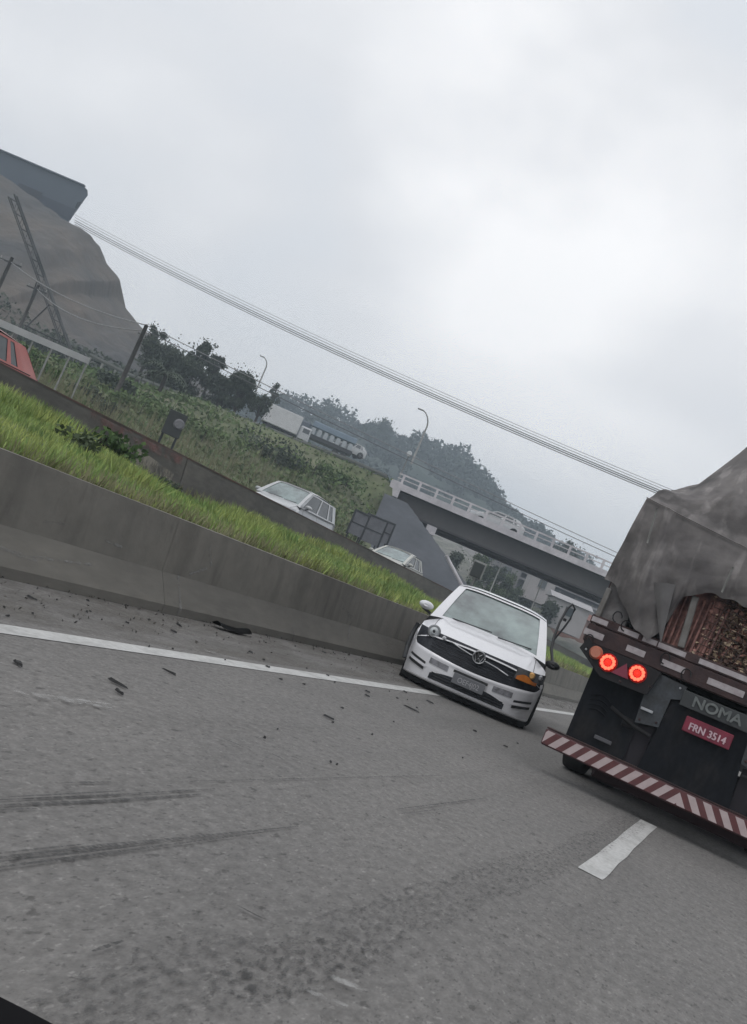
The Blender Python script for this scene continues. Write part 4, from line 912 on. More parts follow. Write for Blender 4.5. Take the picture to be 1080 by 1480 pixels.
# ------------------------------------------------------------------ trees
M_bark = mat('bark', (.06, .05, .042), .95, col2=(.035, .03, .026), scale=6)
M_leafA = mat('leaves_dark', (.07, .088, .06), .9, col2=(.045, .06, .042), scale=.7, fine=(2, .3))
M_leafB = mat('leaves_mid', (.09, .125, .05), .9, col2=(.06, .08, .045), scale=.7, fine=(2, .3))
def tree(base, h, rx, rz, label, m=M_leafA, n=1500, clumps=9, leaf=.22, open_=0, group='trees above the embankment', name='tree', trunk_h=None, lean=0):
    t_ = thing(name, base, label, 'tree', group); th = trunk_h if trunk_h else h - 2 * rz
    cz = h - rz; mb = MB(); mb.tube([(0, 0, -.3), (lean * .3, 0, th * .5), (lean, 0, cz)], [.16 + h * .008, .12, .06], 7)
    cen = []
    clumps = int(clumps * 1.7)
    for k in range(clumps):
        a = RNG.random() * 6.28; r_ = RNG.random() ** .5 * .80; u = RNG.uniform(-.75, .8)
        p = np.array([lean + rx * r_ * math.cos(a) * math.sqrt(1 - u * u * .8), rx * r_ * math.sin(a), cz + rz * u]); cen.append(p)
        mb.tube([(lean * .8, 0, th * .75 + .1 * k / clumps), tuple(p * [.6, .6, 1] * [1, 1, .92] + [0, 0, .0]), tuple(p)], [.05, .035, .015], 5)
    mb.build('trunk', M_bark, t_)
    P = []
    for p in cen:
        m_ = int(n * 2.3) // clumps; g_ = RNG.normal(size=(m_, 3)); g_ /= np.linalg.norm(g_, axis=1)[:, None]; rr = RNG.random(m_) ** .45
        s_ = (.27 if open_ else .38) * RNG.uniform(.7, 1.25); P.append(p + g_ * rr[:, None] * np.array([rx * s_, rx * s_, rz * s_ * .85]))
    P.append(np.array(cen)[RNG.integers(0, len(cen), n // 3)] + RNG.normal(size=(n // 3, 3)) * rx * .3); v, f = cards(np.concatenate(P), leaf * .55); np_mesh('crown', v, f, m, t_); return t_
def gz_(px, py, d): p = at(px, py, d); return p
def tree_px(px, py_top, d, hpx, wpx, label, **k):
    """tree whose crown top is at a photo pixel; hpx, wpx its height and crown width in photo pixels"""
    p = at(px, py_top, d); s_ = d / F_PX; h = hpx * s_; rx = wpx * s_ / 2
    return tree((p[0], p[1], p[2] - h), h, rx, k.pop('rz', rx * 1.05), label, **k)
TD = 74.0
tree_px(232, 474, 78, 90, 34, 'thin open tree at the foot of the earth hill, top beside the pole', n=900, open_=1, rz=1.2)
tree_px(240, 492, 76, 85, 60, 'bushy dark tree between the pole and the palm', n=1500)
tree_px(300, 488, 77, 110, 42, 'tall tree with open feathery crown rising left of the round tree', n=1500, open_=1, clumps=12, rz=1.7)
tree_px(318, 515, 79, 90, 30, 'slim dark tree just right of the tall feathery tree', n=800)
tree_px(285, 525, 75, 70, 70, 'broad dark bush-like tree below the tall feathery tree', n=1800)
tree_px(262, 510, 75, 70, 60, 'dark spreading tree behind the palm', n=1500)
tree_px(335, 548, 76, 62, 54, 'low dense tree left of the round crowned tree', n=1400)
tree_px(362, 542, 74, 75, 50, 'round dense crowned tree beside the white box truck', n=2400, clumps=14, leaf=.2)
tree_px(385, 572, 82, 50, 30, 'small tree behind the front of the white box truck', n=700)
tree_px(407, 553, 100, 60, 24, 'slender sparse tree standing above the white box truck', n=420, open_=1, clumps=7, rz=1.3)
tree_px(562, 612, 280, 45, 34, 'lone round tree on the crest of the hazy ridge', n=700, leaf=.8)
tree_px(826, 781, 150, 60, 44, 'spreading tree seen over the overpass parapet near the truck', n=900, leaf=.35)
n = 9000; c = RNG.uniform(-62, -14, n); d = 80 + 9 * RNG.random(n) ** 1.6; z = hz(c, d) + RNG.random(n) * 1.1 * (.2 + 1.3 * vnoise(c, d, 3, 2)) - .2; x = c * RT[0] + d * FW[0]; y = c * RT[1] + d * FW[1]
v, f = cards(np.stack([x, y, z], 1), .22); tag(np_mesh('hill_foot_scrub', v, f, M_leafA), 'dark scrub growing along the foot of the bare earth hill', 'scrub', kind='stuff')
# palm
pp = at(232, 560, 60); pm = thing('palm_tree', (pp[0], pp[1], pp[2] - 1.2), 'small palm with arching fronds at the foot of the hill right of the pole', 'palm tree')
MB().tube([(0, 0, -.3), (.05, 0, 1.0), (.02, 0, 2.1)], [.16, .13, .11], 8).build('trunk', M_bark, pm)
fr_ = MB()
for k in range(13):
    a = k * 2 * math.pi / 13 + .2; L_ = random.uniform(1.5, 2.0); el = random.uniform(.1, 1.0); pts = []
    for i in range(9):
        s_ = i / 8; pts.append(np.array([math.cos(a) * L_ * s_ * math.cos(el * .6), math.sin(a) * L_ * s_ * math.cos(el * .6), 2.1 + L_ * (math.sin(el) * s_ - .75 * s_ * s_)]))
    fr_.tube([tuple(p) for p in pts], [.03] * 6 + [.02, .015, .01], 4)
    for i in range(1, 9):
        for sg in (-1, 1):
            p = pts[i]; q_ = p + np.array([-math.sin(a) * sg * .32, math.cos(a) * sg * .32, -.22]) + np.array([math.cos(a), math.sin(a), 0]) * .16; w2 = np.array([math.cos(a), math.sin(a), 0]) * .07
            fr_.add([p - w2, p + w2, q_], [(0, 1, 2)])
fr_.build('fronds', M_leafA, pm)
# shrubs near the far road and along the wall
def shrub(loc, r, label, m=M_leafB, n=260, leaf=.08, group='shrubs by the far road'):
    s_ = thing('shrub', loc, label, 'shrub', group)
    g_ = RNG.normal(size=(n, 3)); g_ /= np.linalg.norm(g_, axis=1)[:, None]; lb_ = RNG.uniform(-.9, .9, (6, 3)) * [r, r, r * .25]; P = g_ * (RNG.random(n) ** .4)[:, None] * np.array([r * .55, r * .55, r * .42]) * RNG.uniform(.5, 1.3, (6, 1))[(kx := RNG.integers(0, 6, n))] + lb_[kx] + [0, 0, r * .4]
    v, f = cards(P, leaf); np_mesh('foliage', v, f, m, s_)
    MB().tube([(0, 0, -.1), (.02, 0, r * .6)], .02, 5).tube([(0, 0, 0), (.1, .05, r * .7)], .012, 5).build('stem', M_bark, s_); return s_
M_leafC = mat('leaves_fresh', (.07, .13, .03), .85, col2=(.045, .085, .025), scale=2)
def on_median(px, py):
    lo_ = None
    for d in np.linspace(5, 60, 600):
        p = at(px, py, d)
        if -11.2 < p[0] < -5.2 and p[2] < median_z(p[0], p[1]): return p
    return at(px, py, 15)
p = on_median(240, 690); shrub((p[0], p[1], median_z(p[0], p[1])), .22, 'small dark weed at the foot of the stained wall', M_leafA, 160, .05, 'weeds in the grass strip')
p = on_median(150, 640); shrub((p[0], p[1], median_z(p[0], p[1])), .42, 'leafy green weed clump climbing the dark wall left of the pale stain', M_leafC, 420, .06, 'weeds in the grass strip')
p = on_median(125, 655); shrub((p[0], p[1], median_z(p[0], p[1])), .3, 'low green weed clump left of the taller weed clump by the wall', M_leafB, 260, .05, 'weeds in the grass strip')
def bank_at(px, py):
    for d in np.linspace(14, 100, 900):
        p = at(px, py, d)
        if qdist(p[0], p[1]) > .2 and p[2] < bank_z(p[0], p[1]): return p
    return at(px, py, 40)
for (px, py, r, lb, m_) in ((55, 545, .8, 'bright green leafy bush under the pale metal rail beside the red car', M_leafC), (40, 525, .6, 'green bush at the left end of the pale metal rail', M_leafC), (125, 575, .55, 'dark scruffy bush right of the end of the pale rail', M_leafA), (140, 590, .5, 'dark bush beside the base of the wooden pole', M_leafA),
                        (200, 600, .8, 'broad green bush between the wooden pole and the dark signboard', M_leafB), (290, 640, .9, 'green bush right of the dark signboard on the bank', M_leafB), (450, 690, 1.0, 'green bush on the bank above the white sport utility vehicle', M_leafB), (498, 706, .8, 'bush on the bank left of the overpass end', M_leafB), (395, 672, 1.0, 'bush high on the bank below the white box truck', M_leafA), (155, 560, .7, 'dark bush behind the wooden pole', M_leafA)):
    p = bank_at(px, py); s_ = max(.7, np.linalg.norm(p[:2]) / 34); shrub((p[0], p[1], bank_z(p[0], p[1]) - .1), r * s_, lb, M_sc1 if m_ is M_leafB else m_, 700, .075 * s_)

# ------------------------------------------------------------------ roadside things on the left
M_grey = mat('galvanised', (.30, .30, .29), .6, col2=(.20, .20, .19), scale=5)
M_dk = mat('dark_metal', (.03, .032, .034), .6)
# pale metal rail
RX = -24.0
a_, b_ = atx(-40, 449, RX), atx(128, 521, RX)
rail = thing('metal_railing', ((a_[0] + b_[0]) / 2, (a_[1] + b_[1]) / 2, float(bank_z(RX, (a_[1] + b_[1]) / 2))), 'pale metal railing on posts at the left edge behind the red car', 'railing')
n_ = 12; mb = MB(); pts = [lerp(a_, b_, i / n_) for i in range(n_ + 1)]
mb.add([p for q_ in pts for p in ((q_[0] - .03, q_[1], q_[2] - .12), (q_[0] + .03, q_[1], q_[2] - .12), (q_[0] + .03, q_[1], q_[2] + .10), (q_[0] - .03, q_[1], q_[2] + .10))], [(4 * i + k, 4 * i + (k + 1) % 4, 4 * i + 4 + (k + 1) % 4, 4 * i + 4 + k) for i in range(n_) for k in range(4)] + [(0, 1, 2, 3), (4 * n_, 4 * n_ + 1, 4 * n_ + 2, 4 * n_ + 3)])
mb.build('rail_beam', mat('pale_rail', (.50, .50, .49), .6, col2=(.36, .36, .36), scale=.6), rail, True)
for i in range(0, n_ + 1, 2):
    q_ = pts[i]; gz0 = float(bank_z(q_[0], q_[1])); MB().box((q_[0], q_[1] - .02, (gz0 - .2 + q_[2] - .13) / 2), (.045, .045, q_[2] - .13 - gz0 + .2)).build('rail_post', M_grey, rail, True)
# poles
def upole(px_t, py_t, px_b, py_b, d, label, r=.13, arm=True, group='utility poles on the left'):
    top = at(px_t, py_t, d); bot = at(px_b, py_b, d); base = np.array([top[0], top[1], min(bot[2], top[2] - 1)])
    o = thing('utility_pole', base, label, 'utility pole', group); H_ = top[2] - base[2]
    MB().tube([(0, 0, -1.2), (0, 0, H_)], [r, r * .75], 10).build('shaft', mat('pole_wood', (.05, .045, .042), .9, col2=(.08, .075, .07), scale=4), o)
    if arm:
        MB().bbox((0, 0, H_ - .35), (1.6, .1, .1), .01, rz=R(20)).build('cross_arm', M_dk, o)
        for s_ in (-.7, 0, .7): MB().lathe([(0, .03), (.05, .06), (.1, .03), (.15, .05), (.18, .02)], (s_ * math.cos(R(20)), s_ * math.sin(R(20)), H_ - .3), 'z', 8).build('insulator', M_grey, o)
    return top
ptop = upole(212, 470, 163, 586, 48, 'dark leaning-looking wooden pole standing in front of the earth hill', .13, arm=False)
q1 = upole(18, 372, -12, 440, 62, 'dark pole with crossarm at the left edge before the earth hill', .14)
q2 = upole(56, 412, 26, 480, 70, 'shorter dark pole right of the left edge pole before the earth hill', .13)
# signs
def board(pts, X_, label, name='signboard', disc=None, frame_only=False, posts=True, group=None):
    P = [atx(px, py, X_) for px, py in pts]; c_ = sum(P) / 4; y0_, y1_ = (P[0][1] + P[3][1]) / 2, (P[1][1] + P[2][1]) / 2; z1_, z0_ = (P[0][2] + P[1][2]) / 2, (P[2][2] + P[3][2]) / 2
    yc_ = (y0_ + y1_) / 2; gz0 = 1.05 if X_ > -21 else float(bank_z(X_, yc_)); W_ = (y1_ - y0_) * .52; o = thing(name, (X_, yc_, gz0), label, 'sign', group, rz=R(38))
    z0_ -= gz0; z1_ -= gz0
    if frame_only:
        MB().bbox((0, 0, (z0_ + z1_) / 2), (W_ - .06, .03, z1_ - z0_ - .04), .005).build('panel', mat('sign_back_grey', (.15, .152, .165), .6, col2=(.11, .113, .125), scale=3), o)
        f_ = MB(); 
        for s_ in (-1, 1): f_.bbox((s_ * W_ / 2, -.01, (z0_ + z1_) / 2), (.10, .08, z1_ - z0_ + .1), .01)
        f_.bbox((0, -.012, z1_), (W_ + .096, .07, .10), .01); f_.bbox((0, -.03, (z0_ + z1_) / 2), (W_ - .1, .04, .05), .005); f_.build('frame', M_dk, o)
    else:
        MB().bbox((0, 0, (z0_ + z1_) / 2), (W_, .05, z1_ - z0_), .01).build('panel', mat('sign_dark', (.03, .034, .032), .6), o)
    for s_ in (-.38, .38):
        MB().tube([(s_ * W_, .06, -.3), (s_ * W_, .06, z1_ - .05)], .045, 8).build('sign_post', M_dk, o)
    if disc: MB().lathe([(-.045, .12 * disc), (-.03, .17 * disc), (-.02, .17 * disc)], (W_ * .22, 0, lerp(z0_, z1_, .55)), 'y', 20).build('pale_disc', mat('disc_pale', (.22, .22, .23), .6, col2=(.13, .13, .14), scale=8), o)
board([(244, 588), (271, 602), (262, 637), (232, 624)], -21.4, 'dark square signboard with a pale disc, standing on the bank behind the wall', disc=1.2)
board([(516, 738), (534, 745), (519, 777), (503, 770)], -20.7, 'left narrow dark-framed board of the three signboards near the overpass', frame_only=True, group='framed boards by the far road')
board([(537, 745), (560, 754), (540, 790), (519, 778)], -20.7, 'middle widest dark-framed board of the three signboards near the overpass', frame_only=True, group='framed boards by the far road')
board([(557, 753), (571, 758), (556, 786), (546, 782)], -20.7, 'right narrow dark-framed board of the three signboards near the overpass', frame_only=True, group='framed boards by the far road')
pb_ = at(690, 824, 40); o = thing('signboard', (pb_[0], pb_[1], 1.05), 'small dark rounded sign just above the roof of the crashed car', 'sign')
hs = pb_[2] - 1.05
MB().bbox((0, 0, hs), (.46, .05, .62), .12, rz=R(22)).build('panel', mat('sign_dark', (.03, .034, .032), .6), o)
MB().bbox((0, .035, hs + .02), (.56, .03, .72), .12, rz=R(22)).build('pale_rim', M_grey, o)
MB().tube([(0, .05, -.2), (0, .05, hs)], .05, 8).build('sign_post', M_grey, o)

# warehouse on top of the hill
wl, wr_ = at(-260, 150, HD + 6), at(113, 300, HD + 6); c0_, d0_ = cd(wl[0], wl[1]); c1_, d1_ = cd(wr_[0], wr_[1])
zt_ = at(60, 240, HD + 6)[2]
wh = thing('warehouse', (*wd(c1_ - 10, HD + 10), zt_ - 5.4), 'blue-grey metal warehouse on top of the earth hill at the left edge', 'building')
M_shed = mat('shed_bluegrey', (.065, .085, .11), .6, col2=(.05, .067, .09), scale=.1, fine=(.4, .06))
prof_ = [(c0_, -6), (c1_ - .8, -6), (c1_ - .6, -2.2), (c1_ - .1, -1.9), (c1_ + .2, -.9), (c1_ - .1, -.3), (c1_ - .9, 0), (c0_, 0)]
vs = [(*wd(c * (d / (HD + 5)) - (1.0 if d > HD + 6 else 0), d), zt_ + z) for d in (HD + 5, HD + 26) for c, z in prof_]; n_ = len(prof_)
MB().add(vs, [tuple(range(n_)), tuple(range(2 * n_ - 1, n_ - 1, -1))] + [(i, i + n_, (i + 1) % n_ + n_, (i + 1) % n_) for i in range(n_)]).build('wall', M_shed, wh, True)
g = MB(); brbox(g, c0_, c1_ - .5, HD + 4.9, HD + 5.1, zt_ - 4.6, zt_ - 3.2); g.build('lower_band', mat('shed_dark', (.03, .04, .06), .7), wh, True)
g = MB(); brbox(g, c1_ - 8.2, c1_ - 5.0, HD + 4.8, HD + 4.95, zt_ - 4.2, zt_ - 2.9); g.build('door', mat('shed_door', (.025, .028, .04), .7), wh, True)
g = MB(); brbox(g, c0_, c1_ - .6, HD + 4.7, HD + 5.2, zt_ - .05, zt_ + .12); g.build('roof_edge', M_shed, wh, True)
# slanting lattice boom standing in front of the hill
A, B = at(18, 284, 79), at(104, 524, 79); ax_ = (B - A) / np.linalg.norm(B - A); sd_ = np.array([RT[0], RT[1], 0]); sd_ = sd_ - ax_ * (sd_ @ ax_); sd_ /= np.linalg.norm(sd_); dp_ = np.cross(ax_, sd_)
bm_ = thing('lattice_boom', (B[0], B[1], B[2]), 'dark slanting lattice boom running diagonally down in front of the bare earth hill', 'boom')
M_lat = mat('lattice_dark', (.030, .032, .032), .8, col2=(.09, .09, .09), scale=.25, lo=.45, hi=.55); Lm = np.linalg.norm(B - A)
for i_, j_ in ((-1, -1), (1, -1), (1, 1), (-1, 1)):
    o_ = sd_ * .27 * i_ + dp_ * .27 * j_; MB().tube([tuple(A + o_), tuple(B + o_)], .085 if i_ > 0 else .05, 6).build('chord', M_lat, bm_, True)
lc_ = MB(); nl_ = 22
for k in range(nl_):
    p0_, p1_ = A + ax_ * Lm * k / nl_, A + ax_ * Lm * (k + 1) / nl_; g1, g2 = (1, -1) if k % 2 else (-1, 1)
    for j_ in (-1, 1): lc_.tube([tuple(p0_ + sd_ * .27 * g1 + dp_ * .27 * j_), tuple(p1_ + sd_ * .27 * g2 + dp_ * .27 * j_)], .03, 4)
lc_.build('lacing', M_lat, bm_, True)
for (pa, pb2) in (((53, 408), (34, 466)), ((96, 498), (36, 470)), ((72, 440), (28, 482))):
    MB().tube([tuple(at(*pa, 79)), tuple(at(*pb2, 79))], .06, 6).build('strut', M_lat, bm_, True)

# guard rail on the lip of the bank, and street lamps
pts = [at(px, py, LIP + .5) for px, py in ((130, 512), (185, 540), (250, 565), (330, 596), (385, 618), (440, 640), (500, 662), (560, 688))]
gr = thing('guard_rail', tuple(pts[3]), 'long pale guard rail along the top edge of the embankment', 'guard rail')
mb = MB()
for p in pts: mb.add([tuple(p + [0, 0, -.16]), tuple(p + [0, 0, .12])], [])
mb2 = MB(); vs = []
for p in pts: vs += [tuple(p + [0, 0, -.15]), tuple(p + [-.03, -.05, -.02]), tuple(p + [0, 0, .10]), tuple(p + [.04, .06, 0])]
mb2.add(vs, [(4 * i + k, 4 * i + (k + 1) % 4, 4 * i + 4 + (k + 1) % 4, 4 * i + 4 + k) for i in range(len(pts) - 1) for k in range(4)])
mb2.build('rail_beam', mat('rail_far', (.15, .155, .15), .7, col2=(.09, .1, .09), scale=.4), gr, True)
for i in range(len(pts) - 1):
    for k in range(3):
        p = lerp(pts[i], pts[i + 1], k / 3); MB().box((p[0] + .05, p[1] + .1, p[2] - .5), (.12, .12, .9)).build('rail_post', M_grey, gr, True)
def lamp(px_b, py_b, d, h, label, sg=-1, pearl=None):
    b_ = at(px_b, py_b, d); o = thing('street_lamp', (b_[0], b_[1], b_[2]), label, 'street lamp', 'street lamps by the upper road')
    a = RT * sg
    MB().tube([(0, 0, -.5), (0, 0, h * .72)] + [(a[0] * h * .22 * s_ ** 1.6, a[1] * h * .22 * s_ ** 1.6, h * (.72 + .28 * math.sin(s_ * 1.45))) for s_ in (.25, .5, .75, 1)], [.09, .07, .06, .055, .05, .045], 7).build('post', M_grey, o)
    MB().bbox((a[0] * h * .25, a[1] * h * .25, h * .99), (.55, .2, .1), .03, rz=math.atan2(a[1], a[0])).build('lamp_head', M_grey, o); return o
lamp(598, 662, 78, 3.9, 'curved street lamp standing behind the left end of the overpass'); lamp(372, 560, 100, 3.2, 'curved street lamp above the round tree')
ls = at(592, 656, 80); o = thing('round_sign', (ls[0], ls[1], ls[2] - 2.2), 'small white round sign beside the curved street lamp at the overpass end', 'sign')
MB().tube([(0, 0, -.5), (0, 0, 2.1)], .05, 6).build('post', M_grey, o); MB().lathe([(-.03, .20), (0, .24), (.02, .24)], (0, -.05, 2.2), 'y', 16).build('disc', mat('disc_white', (.6, .62, .63), .5), o)

# cables
M_wire = mat('cable', (.16, .16, .17), .7); M_wire2 = mat('cable_light', (.28, .28, .29), .6); M_pale = mat('pale_rail', (.55, .55, .54), .6, col2=(.4, .4, .4), scale=.5)
def cable(p0, p1, sag, r, m, label, group, name='overhead_cable', ext=.35):
    p1 = p0 + (p1 - p0) * (1 + ext); n_ = 28; pts = []
    for i in range(n_ + 1):
        s_ = i / n_; p = lerp(p0, p1, s_).copy(); p[2] -= sag * 4 * s_ * (1 - s_); pts.append(tuple(p))
    o = MB().tube(pts, r, 5).build(name, m); tag(o, label, 'cable', group)
for k, (dy0, dy1, r_) in enumerate(((-2, -8, .022), (2, -4, .022), (6, 0, .045), (9, 3, .045), (12, 6, .04))):
    cable(at(108, 312 + dy0, HD + 4), at(952, 684 + dy1, 72), 1.5, r_, M_wire if k % 2 else M_wire2, 'long grey power cable crossing the sky from the hill top warehouse to the truck', 'bundle of power cables across the sky')
cable(ptop, at(895, 795, 58), .25, .022, M_wire2, 'upper thin wire from the wooden pole down past the overpass', 'wires from the wooden pole')
cable(ptop - [0, 0, .25], at(893, 800, 58), .3, .022, M_wire, 'lower thin wire from the wooden pole down past the overpass', 'wires from the wooden pole')
cable(q1 - [0, 0, .3], ptop, .5, .03, M_wire2, 'wire between the left edge pole and the wooden pole before the hill', 'wires before the hill', ext=0)
cable(q2 - [0, 0, .3], ptop - [0, 0, .3], .7, .03, M_wire2, 'wire between the shorter dark pole and the wooden pole before the hill', 'wires before the hill', ext=0)
cable(at(-60, 345, 62), q1 - [0, 0, .3], .2, .03, M_wire2, 'wire entering from the left edge to the first dark pole', 'wires before the hill', ext=0)

# ------------------------------------------------------------------ vehicles on the upper road
def wheel_set(o, xs, ys, r=.45):
    for x in xs:
        for y in ys: MB().lathe([(-.12, r * .6), (-.12, r), (.12, r), (.12, r * .6)], (x, y, r), 'x', 16).build('wheel', M_tyre, o)
UA = math.atan2(RT[1], RT[0])
b0 = at(412, 622, 100)
bt = thing('box_truck', (b0[0], b0[1], b0[2] - 1.0), 'white box truck on the upper road beside the round tree', 'truck', rz=UA + R(97))
MB().bbox((0, .9, 2.15), (2.4, 5.0, 2.5), .06).build('cargo_box', mat('truck_white', (.62, .62, .63), .5, scale=1), bt)
cbn = MB().bbox((0, -2.5, 1.45), (2.2, 1.6, 1.9), .18).build('cab', mat('cab_white', (.5, .51, .53), .4), bt)
MB().bbox((0, -3.28, 1.85), (1.9, .08, .75), .02).build('windscreen', M_sglass, cbn); 
for s_ in (-1, 1): MB().bbox((s_ * 1.1, -2.6, 1.85), (.04, .9, .6), .01).build('side_window', M_sglass, cbn)
MB().box((0, 0, .75), (1.6, 6, .25)).build('chassis', M_under, bt); wheel_set(bt, (-.95, .95), (-2.3, 2.2)); bt.scale = (.78, .78, .78); bt.location.z += .25
b0 = at(470, 640, 105)
bs = thing('flatbed_lorry', (b0[0], b0[1], b0[2] - 1.3), 'blue-grey roofed lorry on the upper road, right of the white box truck', 'truck', rz=UA + R(-84))
MB().bbox((0, .6, 2.7), (2.3, 5.6, .75), .1).build('roof_canopy', mat('lorry_blue', (.20, .26, .33), .5, scale=1), bs)
MB().bbox((0, .6, 1.2), (2.3, 5.6, .5), .04).build('deck', M_dk, bs)
for k in range(7): MB().bbox((1.12 * 1, -1.9 + k * .8, 1.85), (.06, .5, .8), .02).build('side_panel', mat('panel_white', (.42, .45, .48), .5), bs)
for k in range(7): MB().bbox((-1.12, -1.9 + k * .8, 1.85), (.06, .5, .8), .02).build('side_panel', mat('panel_white', (.42, .45, .48), .5), bs)
cbn = MB().bbox((0, -3.1, 1.6), (2.2, 1.5, 2.0), .18).build('cab', mat('cab_dark', (.09, .11, .14), .4), bs); MB().bbox((0, -3.84, 1.95), (1.9, .06, .7), .02).build('windscreen', M_sglass, cbn)
wheel_set(bs, (-.95, .95), (-2.7, 1.5, 2.5)); bs.scale = (.9, .9, .9); bs.location.z += .2
b0 = at(503, 652, 108); k5 = make_car('white_car', M_silver, 'small white car at the right end of the vehicles on the upper road', Lc=3.9, W=.85, H=1.5); k5['root'].location = (b0[0], b0[1], b0[2] - .3); k5['root'].rotation_euler = (0, 0, UA + R(-70))
b0 = at(722, 740, BD + 4); k6 = make_car('silver_car', M_silver, 'pale car crossing on the deck of the overpass behind its railing', Lc=4.2, W=.88, H=1.45); k6['root'].location = (*wd(*cd(b0[0], b0[1])), ZS + .255); k6['root'].rotation_euler = (0, 0, UA + R(-90))
# ------------------------------------------------------------------ low ground and houses seen under the bridge
uh = hill('low_hillside', [(560, 740), (640, 770), (700, 800), (760, 822), (830, 856), (900, 890), (1000, 930), (1200, 1010)], 165, 92, .2, mat('low_hill_green', (.10, .11, .08), .95, col2=(.22, .21, .20), scale=.14, fine=(.6, .3)), back=60, seed=6, rough=1.0, prof_pow=.8)
def low_z(px, py):
    for d in np.linspace(92, 165, 500):
        p = at(px, py, d); c, dd = cd(p[0], p[1])
        if p[2] < uh(c, dd): return p
    return at(px, py, 150)
M_hw = [mat('house_white', (.42, .40, .40), .85, scale=1), mat('house_grey', (.26, .25, .26), .85, scale=1), mat('house_brick', (.24, .13, .10), .9, scale=1)]
M_roof = [mat('roof_grey', (.22, .22, .24), .8, scale=1), mat('roof_tile', (.20, .09, .07), .85, scale=1), mat('roof_pale', (.40, .39, .40), .7, scale=1)]
def house(px, py, w_, dp, h, hm, rm, label, rot=0, d=None):
    p = low_z(px, py) if d is None else at(px, py, d); o = thing('house', (p[0], p[1], p[2]), label, 'house', 'houses beyond the overpass', rz=UA + rot)
    MB().box((0, 0, h / 2 - .5), (w_, dp, h + 1)).build('wall', M_hw[hm], o)
    r_ = MB().add([(-w_ / 2 - .3, -dp / 2 - .3, h), (w_ / 2 + .3, -dp / 2 - .3, h), (w_ / 2 + .3, dp / 2 + .3, h), (-w_ / 2 - .3, dp / 2 + .3, h), (-w_ / 2 - .3, 0, h + .2 * dp), (w_ / 2 + .3, 0, h + .2 * dp)], [(0, 1, 5, 4), (2, 3, 4, 5), (0, 4, 3), (1, 2, 5), (0, 3, 2, 1)]).build('roof', M_roof[rm], o)
    for k in range(max(1, int(w_ // 2.2))):
        xw = -w_ / 2 + (k + .5) * w_ / max(1, int(w_ // 2.2)); wn = MB().box((xw, -dp / 2 - .02, h * .55), (.9, .06, .9)).build('window', M_sglass, o)
        MB().box((xw, -dp / 2 - .04, h * .55 - .5), (1.0, .1, .08)).build('sill', M_grey, wn)
house(682, 800, 3.2, 3, 2.6, 0, 2, 'small pale house under the left part of the overpass')
house(850, 888, 5, 4, 2.8, 0, 2, 'white house with pale roof under the overpass next to the truck')
house(843, 905, 4.5, 4, 2.4, 1, 0, 'grey house in front of the white one beside the truck')
house(840, 925, 7, 4, 2.2, 2, 1, 'low brick-red house at the grass edge beside the truck')
house(752, 862, 2.6, 3, 2.2, 0, 2, 'tiny white house among trees under the middle of the overpass')
house(820, 872, 4.0, 3, 2.2, 1, 1, 'grey house with tiled roof below the long shed')
house(700, 818, 3.0, 3, 2.4, 0, 2, 'pale small house left of the long shed, beyond the trees', d=120)
house(725, 838, 3.4, 3, 2.2, 1, 2, 'grey small house with pale roof above the middle of the car roof', d=118)
house(775, 858, 3.0, 3, 2.2, 0, 0, 'white small house with grey roof under the long shed', d=112)
house(812, 898, 4.0, 3, 2.0, 0, 2, 'white low house at the right of the crashed car roof', d=100)
# long shed with pale roof edges
pA = at(798, 846, 118); ls_ = thing('long_shed', (pA[0], pA[1], pA[2] - 4), 'long low shed with pale roof edge seen under the overpass', 'building', rz=UA + R(-2))
MB().box((0, 2, 1.5), (12.5, 4, 5)).build('wall', mat('shed_grey', (.16, .165, .18), .8, scale=1), ls_)
rf_ = MB().box((0, 1.6, 4.15), (13.2, 5.5, .25)).build('roof', M_roof[2], ls_); MB().box((0, -.9, 3.3), (13.0, .12, .22)).build('gutter', M_roof[2], ls_)
for k in range(6): MB().box((-5.2 + k * 2.1, -.7, 1.4), (.15, .15, 4.6)).build('column', M_grey, ls_)
for i, (px, py, hp, wp) in enumerate(((665, 800, 40, 26), (700, 805, 60, 34), (722, 815, 70, 34), (745, 828, 60, 40), (768, 845, 50, 32), (712, 845, 45, 36), (738, 862, 40, 40), (765, 880, 36, 40), (790, 892, 30, 34), (690, 835, 40, 28), (802, 872, 30, 30))):
    tree_px(px, py, 98 + 4 * (i % 5), hp, wp, ('olive-dark tree under the overpass, %s' % ('beside the abutment slope', 'second from the abutment slope', 'below the middle of the girder, left', 'below the middle of the girder', 'left of the long shed', 'just above the crashed car roof left', 'just above the middle of the car roof', 'above the right part of the car roof', 'right of the car roof beside the houses', 'between the dark small sign and the slope', 'in front of the long shed')[i]), m=(M_leafA, M_leafB)[i % 2], n=900, leaf=.28, group='trees beyond the overpass')
ppl = at(742, 850, 90)
for (px, py, h_, lb) in ((768, 880, 5.0, 'thin pale pole under the overpass above the car roof'), (718, 832, 4.4, 'thin pale pole left under the overpass')):
    p = at(px, py, 88); o = thing('thin_pole', (p[0], p[1], p[2] - 1.0), lb, 'pole', 'thin poles under the overpass'); MB().tube([(0, 0, -1), (0, 0, h_ - .5)], .06, 6).build('post', M_grey, o); MB().bbox((0, 0, h_ - .5), (.3, .2, .2), .03).build('cap', M_grey, o)

